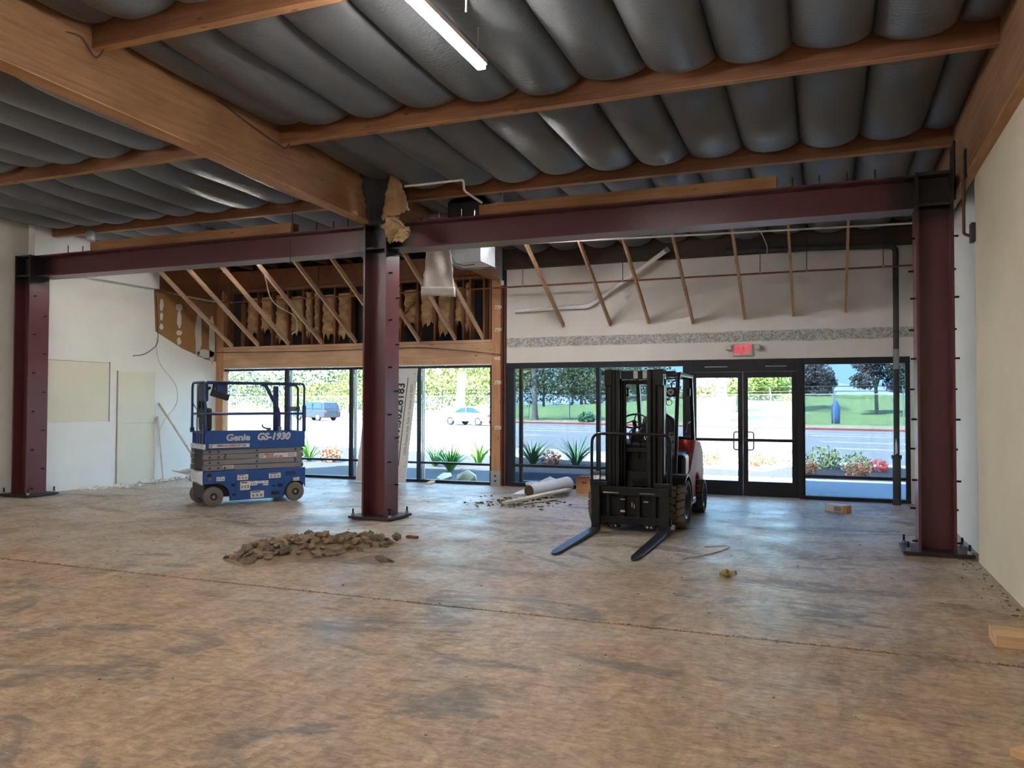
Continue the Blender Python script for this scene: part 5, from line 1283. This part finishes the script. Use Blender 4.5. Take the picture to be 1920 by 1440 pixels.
# reed bed: uncountable stalks
r_ = random.Random(77); m = MB(); vs, fs = [], []
for k in range(2600):
    p = Vector(road(104 + r_.uniform(-2, 3), -30.3 + r_.uniform(-3.9, 3.9))); h = r_.uniform(1.2, 2.0); a = r_.uniform(0, 6.3); w = .06
    o = len(vs); dx, dy = math.cos(a) * w, math.sin(a) * w
    vs += [(p.x - dx, p.y - dy, .8), (p.x + dx, p.y + dy, .8), (p.x + r_.uniform(-.3, .3), p.y, .8 + h)]; fs.append((o, o + 1, o + 2))
m.add(vs, fs); single('reed_bed', m, 'reed_green', 'wide clump of tall green reeds beyond the lawn in the right window', 'reeds', road(104, -30, .8))['kind'] = 'stuff'
bw = thing('wrapped_post', 'blue wrapped post at the fence in the right window', 'post', road(65.8, -19.8))
MB().lathe([(0, 2.0), (.12, 1.85), (.30, 1.5), (.34, .8), (.32, .1), (.26, 0), (0, 0)], road(65.8, -19.8), 2, 12).build('wrap', 'blue_wrap', bw, smooth=True); MB().cyl(road(65.8, -19.8, 1.9), road(65.8, -19.8, 2.6), .05, 6).build('pole', 'fence_metal', bw)
single('verge_shrub', leaf_cloud([(*road(57, -37.8, .35)[:2], .35, .75)], 500, .14, 60), 'blade_blue', 'low green shrub on the verge in the blue window', 'shrub', road(57, -38))

# clumps of strap leaves in the planting bed
def strap_plant(x, y, h, n, mat, label, seed, spread=.5):
    r_ = random.Random(seed); t = thing('strap_leaf_plant', label, 'plant', (x, y, -.06), group='strap leaf plants in the bed')
    lf = []
    for k in range(n):
        a = r_.uniform(0, 6.283); l = h * r_.uniform(.75, 1.15); o = r_.uniform(.35, 1.25) * spread
        d = Vector((math.cos(a), math.sin(a), 0)); sd = Vector((-d.y, d.x, 0)); m = MB(); vs = []
        for i in range(6):
            q = i / 5; p = Vector((x, y, -.06)) + d * (.05 + o * q * (.4 + .6 * q)) + Vector((0, 0, l * (q - .42 * o * q * q)))
            w = .024 * (1 - q ** 2) + .003
            vs += [p - sd * w, p + sd * w]
        m.add(vs, [(2 * i, 2 * i + 1, 2 * i + 3, 2 * i + 2) for i in range(5)])
        m.build('leaf', mat, t)
strap_plant(-7.45, 20.6, .85, 64, 'blade_blue', 'strap leaf plant beside the orange pole in the blue window', 1, .85)
strap_plant(-6.25, 20.7, .90, 64, 'blade_blue', 'round strap leaf plant in the middle of the blue window', 2, .85)
strap_plant(-8.66, 17.9, .80, 64, 'blade_green', 'bright green strap leaf plant behind the two boulders', 3, .7)
strap_plant(-8.86, 20.1, .85, 36, 'blade_green', 'bright strap leaf plant at the right edge of the left window', 4, .8)
strap_plant(-9.75, 19.2, .80, 40, 'blade_blue', 'bluish strap leaf plant at the left of the last left pane', 5, .8)
strap_plant(-14.0, 19.5, .85, 36, 'blade_green', 'strap leaf plant just right of the scissor lift', 6, .8)
def bush(x, y, r, mat, label, seed, n=240, kind='bed_shrub'):
    single(kind, leaf_cloud([(x, y, r * .45, r), (x + r * .4, y, r * .3, r * .6)], n * 2, r * .10, seed), mat, label, 'shrub', (x, y, 0), 'small shrubs in the bed')
for k, (x, y, r, mt, lb) in enumerate(((-2.96, 22.3, .33, 'bush_rust', 'rust coloured shrub seen through the left glass door'), (-1.8, 22.4, .36, 'bush_rust', 'rust coloured shrub low in the right glass door'), (-1.42, 23.0, .26, 'bush_rust', 'smaller rust shrub behind the one in the right door'), (-.78, 22.6, .34, 'bush_sage', 'pale green shrub at the right side of the right door'),
        (.0, 22.6, .45, 'bush_sage', 'large sage shrub in the right window'), (.72, 21.7, .38, 'bush_sage', 'smaller sage shrub in the middle of the right window'), (.72, 20.1, .30, 'bush_rust', 'rust shrub in front of the smaller sage shrub'), (1.27, 21.9, .24, 'bush_red', 'bright red plant near the downpipe in the right window'), (-.38, 20.4, .26, 'bush_rust', 'rust shrub at the left edge of the right window'),
        (-7.0, 20.8, .30, 'bush_rust', 'brown tuft between the two plants in the blue window'), (-13.2, 19.4, .35, 'bush_rust', 'small reddish shrub in the middle left window pane'))): bush(x, y, r, mt, lb, 80 + k)
single('boulder', MB().rock((-7.72, 15.72, .02), .23, 71, .6), 'boulder', 'left tan boulder outside the left window', 'boulder', (-7.72, 15.72, -.06), 'boulders outside the window', smooth=True)
single('boulder', MB().rock((-7.22, 15.78, .02), .24, 72, .55), 'boulder', 'right pale boulder outside the left window', 'boulder', (-7.22, 15.78, -.06), 'boulders outside the window', smooth=True)
single('outdoor_pole', MB().cyl((-5.79, 15.3, -.06), (-5.80, 15.3, 4.2), .045, 12), 'post_wood', 'orange brown pole just outside the blue window by the post', 'pole', (-5.8, 15.3, -.06), smooth=True)
single('white_scrap', MB().beam((-5.7, 15.2, .02), (-5.35, 15.25, .02), .14, .10), 'white_plastic', 'white scrap lying outside the blue window by the pole', 'scrap', (-5.5, 15.2, -.05), bevel=.01)

# vehicles
def car(d, s, L, W, roof, shoulder, body, label, suv=False, flip=1):
    p = road(d, s, -.075); t = thing('suv' if suv else 'car', label, 'car', p, math.atan2(UD.y, UD.x) + (0 if flip > 0 else math.pi), local=True)
    h0 = .30
    if suv: low = [(-L / 2, h0 + .1), (-L / 2, shoulder - .1), (-L / 2 + .1, shoulder), (L * .22, shoulder - .02), (L / 2 - .1, shoulder - .18), (L / 2, shoulder - .35), (L / 2, h0 + .05), (L * .48, h0), (-L * .48, h0)]; cab = [(-L / 2 + .08, shoulder), (-L / 2 + .35, roof - .05), (-L * .25, roof), (L * .05, roof), (L * .13, roof - .08), (L * .27, shoulder)]
    else: low = [(-L / 2, h0 + .2), (-L / 2 + .05, shoulder - .05), (-L * .30, shoulder), (L * .2, shoulder - .02), (L / 2 - .25, shoulder - .18), (L / 2, shoulder - .40), (L / 2, h0 + .05), (L * .47, h0), (-L * .47, h0)]; cab = [(-L * .40, shoulder - .02), (-L * .22, roof - .05), (-L * .08, roof), (L * .04, roof - .01), (L * .12, roof - .08), (L * .28, shoulder - .03)]
    MB().prism(low, 1, -W / 2, W / 2).build('body', body, t, bevel=.08)
    m = MB(); n = len(cab); iw = W / 2 - .12
    vs = [(x, -(W / 2 - .04) if z < shoulder + .03 else -iw + .06, z) for x, z in cab] + [(x, (W / 2 - .04) if z < shoulder + .03 else iw - .06, z) for x, z in cab]
    m.add(vs, [tuple(range(n)), tuple(range(2 * n - 1, n - 1, -1))] + [(i, n + i, n + (i + 1) % n, (i + 1) % n) for i in range(n)]).build('cabin', body, t, bevel=.04)
    cx = sum(q[0] for q in cab) / n; cz = shoulder + (roof - shoulder) * .45
    for sd in (-1, 1):
        for a, b in (((.90, .06), (.06, .0)),):
            win = [(cx + (x - cx) * .84, cz + (z - cz) * .72) for x, z in cab]
            mm = MB(); yy = [(W / 2 - .035) - (.14 * max(0, (z - shoulder)) / (roof - shoulder)) + .03 for x, z in win]
            mm.add([(x, sd * y, z) for (x, z), y in zip(win, yy)] + [(x, sd * (y - .05), z) for (x, z), y in zip(win, yy)], [tuple(range(n)), tuple(range(2 * n - 1, n - 1, -1))] + [(i, (i + 1) % n, n + (i + 1) % n, n + i) for i in range(n)])
            g = mm.build('side_window', 'car_glass', t)
            MB().box(cx - .05, cx + .03, sd * (W / 2 - .02) - .02, sd * (W / 2 - .02) + .02, shoulder, roof - .1).build('door_pillar', body, t)
    wr = .36 if suv else .32
    for x in (-L * .30, L * .31):
        for sd in (-1, 1):
            y = sd * (W / 2 - .09)
            w = MB().lathe([(wr * .62, -.10), (wr, -.09), (wr, .09), (wr * .62, .10)], (x, y, wr), 1, 20).build('wheel', 'car_tyre', t, smooth=True)
            MB().lathe([(0, sd * .09), (wr * .3, sd * .10), (wr * .62, sd * .09)], (x, y, wr), 1, 16).build('rim', 'car_rim', w, smooth=True)
    for sd in (-1, 1): MB().box(-L / 2 - .01, -L / 2 + .12, sd * (W / 2 - .16) - .13, sd * (W / 2 - .16) + .13, shoulder - .28, shoulder - .12).build('tail_lamp', 'bush_red', t)
    for sd in (-1, 1): MB().box(L / 2 - .14, L / 2 + .01, sd * (W / 2 - .22) - .17, sd * (W / 2 - .22) + .17, shoulder - .42, shoulder - .30).build('head_lamp', 'lamp_lens', t)
car(46.0, -41.1, 4.7, 1.85, 1.45, .95, 'car_silver', 'silver car driving past the left window', flip=-1)
car(47.5, -62.4, 4.9, 1.95, 1.78, 1.08, 'car_navy', 'dark blue utility car driving past, behind the scissor lift', suv=True, flip=-1)
gc = thing('golf_cart', 'white golf cart on the lawn seen through the right glass door', 'golf cart', (-8.9, 118.1, .72), R(-10), local=True)
MB().prism([(-1.1, .30), (-1.15, .75), (-.2, .80), (-.1, .35), (.5, .35), (.75, .85), (1.15, .70), (1.2, .35)], 1, -.58, .58).build('body', 'sticker_white', gc, bevel=.05)
MB().box(-.85, -.30, -.5, .5, .75, .88).box(-.9, -.75, -.5, .5, .88, 1.2).build('seat', 'seat_black', gc, bevel=.03)
MB().box(-1.0, .75, -.6, .6, 1.82, 1.88).build('roof', 'sticker_white', gc, bevel=.03)
for x, x2 in ((-.9, -.95), (.8, .65)):
    for y in (-.54, .54): MB().cyl((x, y, .8), (x2, y, 1.83), .03, 6).build('roof_post', 'sticker_white', gc)
for x in (-.8, .8):
    for y in (-.5, .5): MB().lathe([(0, -.1), (.23, -.1), (.23, .1), (0, .1)], (x, y, .23), 1, 14).build('wheel', 'car_tyre', gc, smooth=True)

for _o in list(bpy.data.objects):
    if '_o' in _o: del _o['_o']
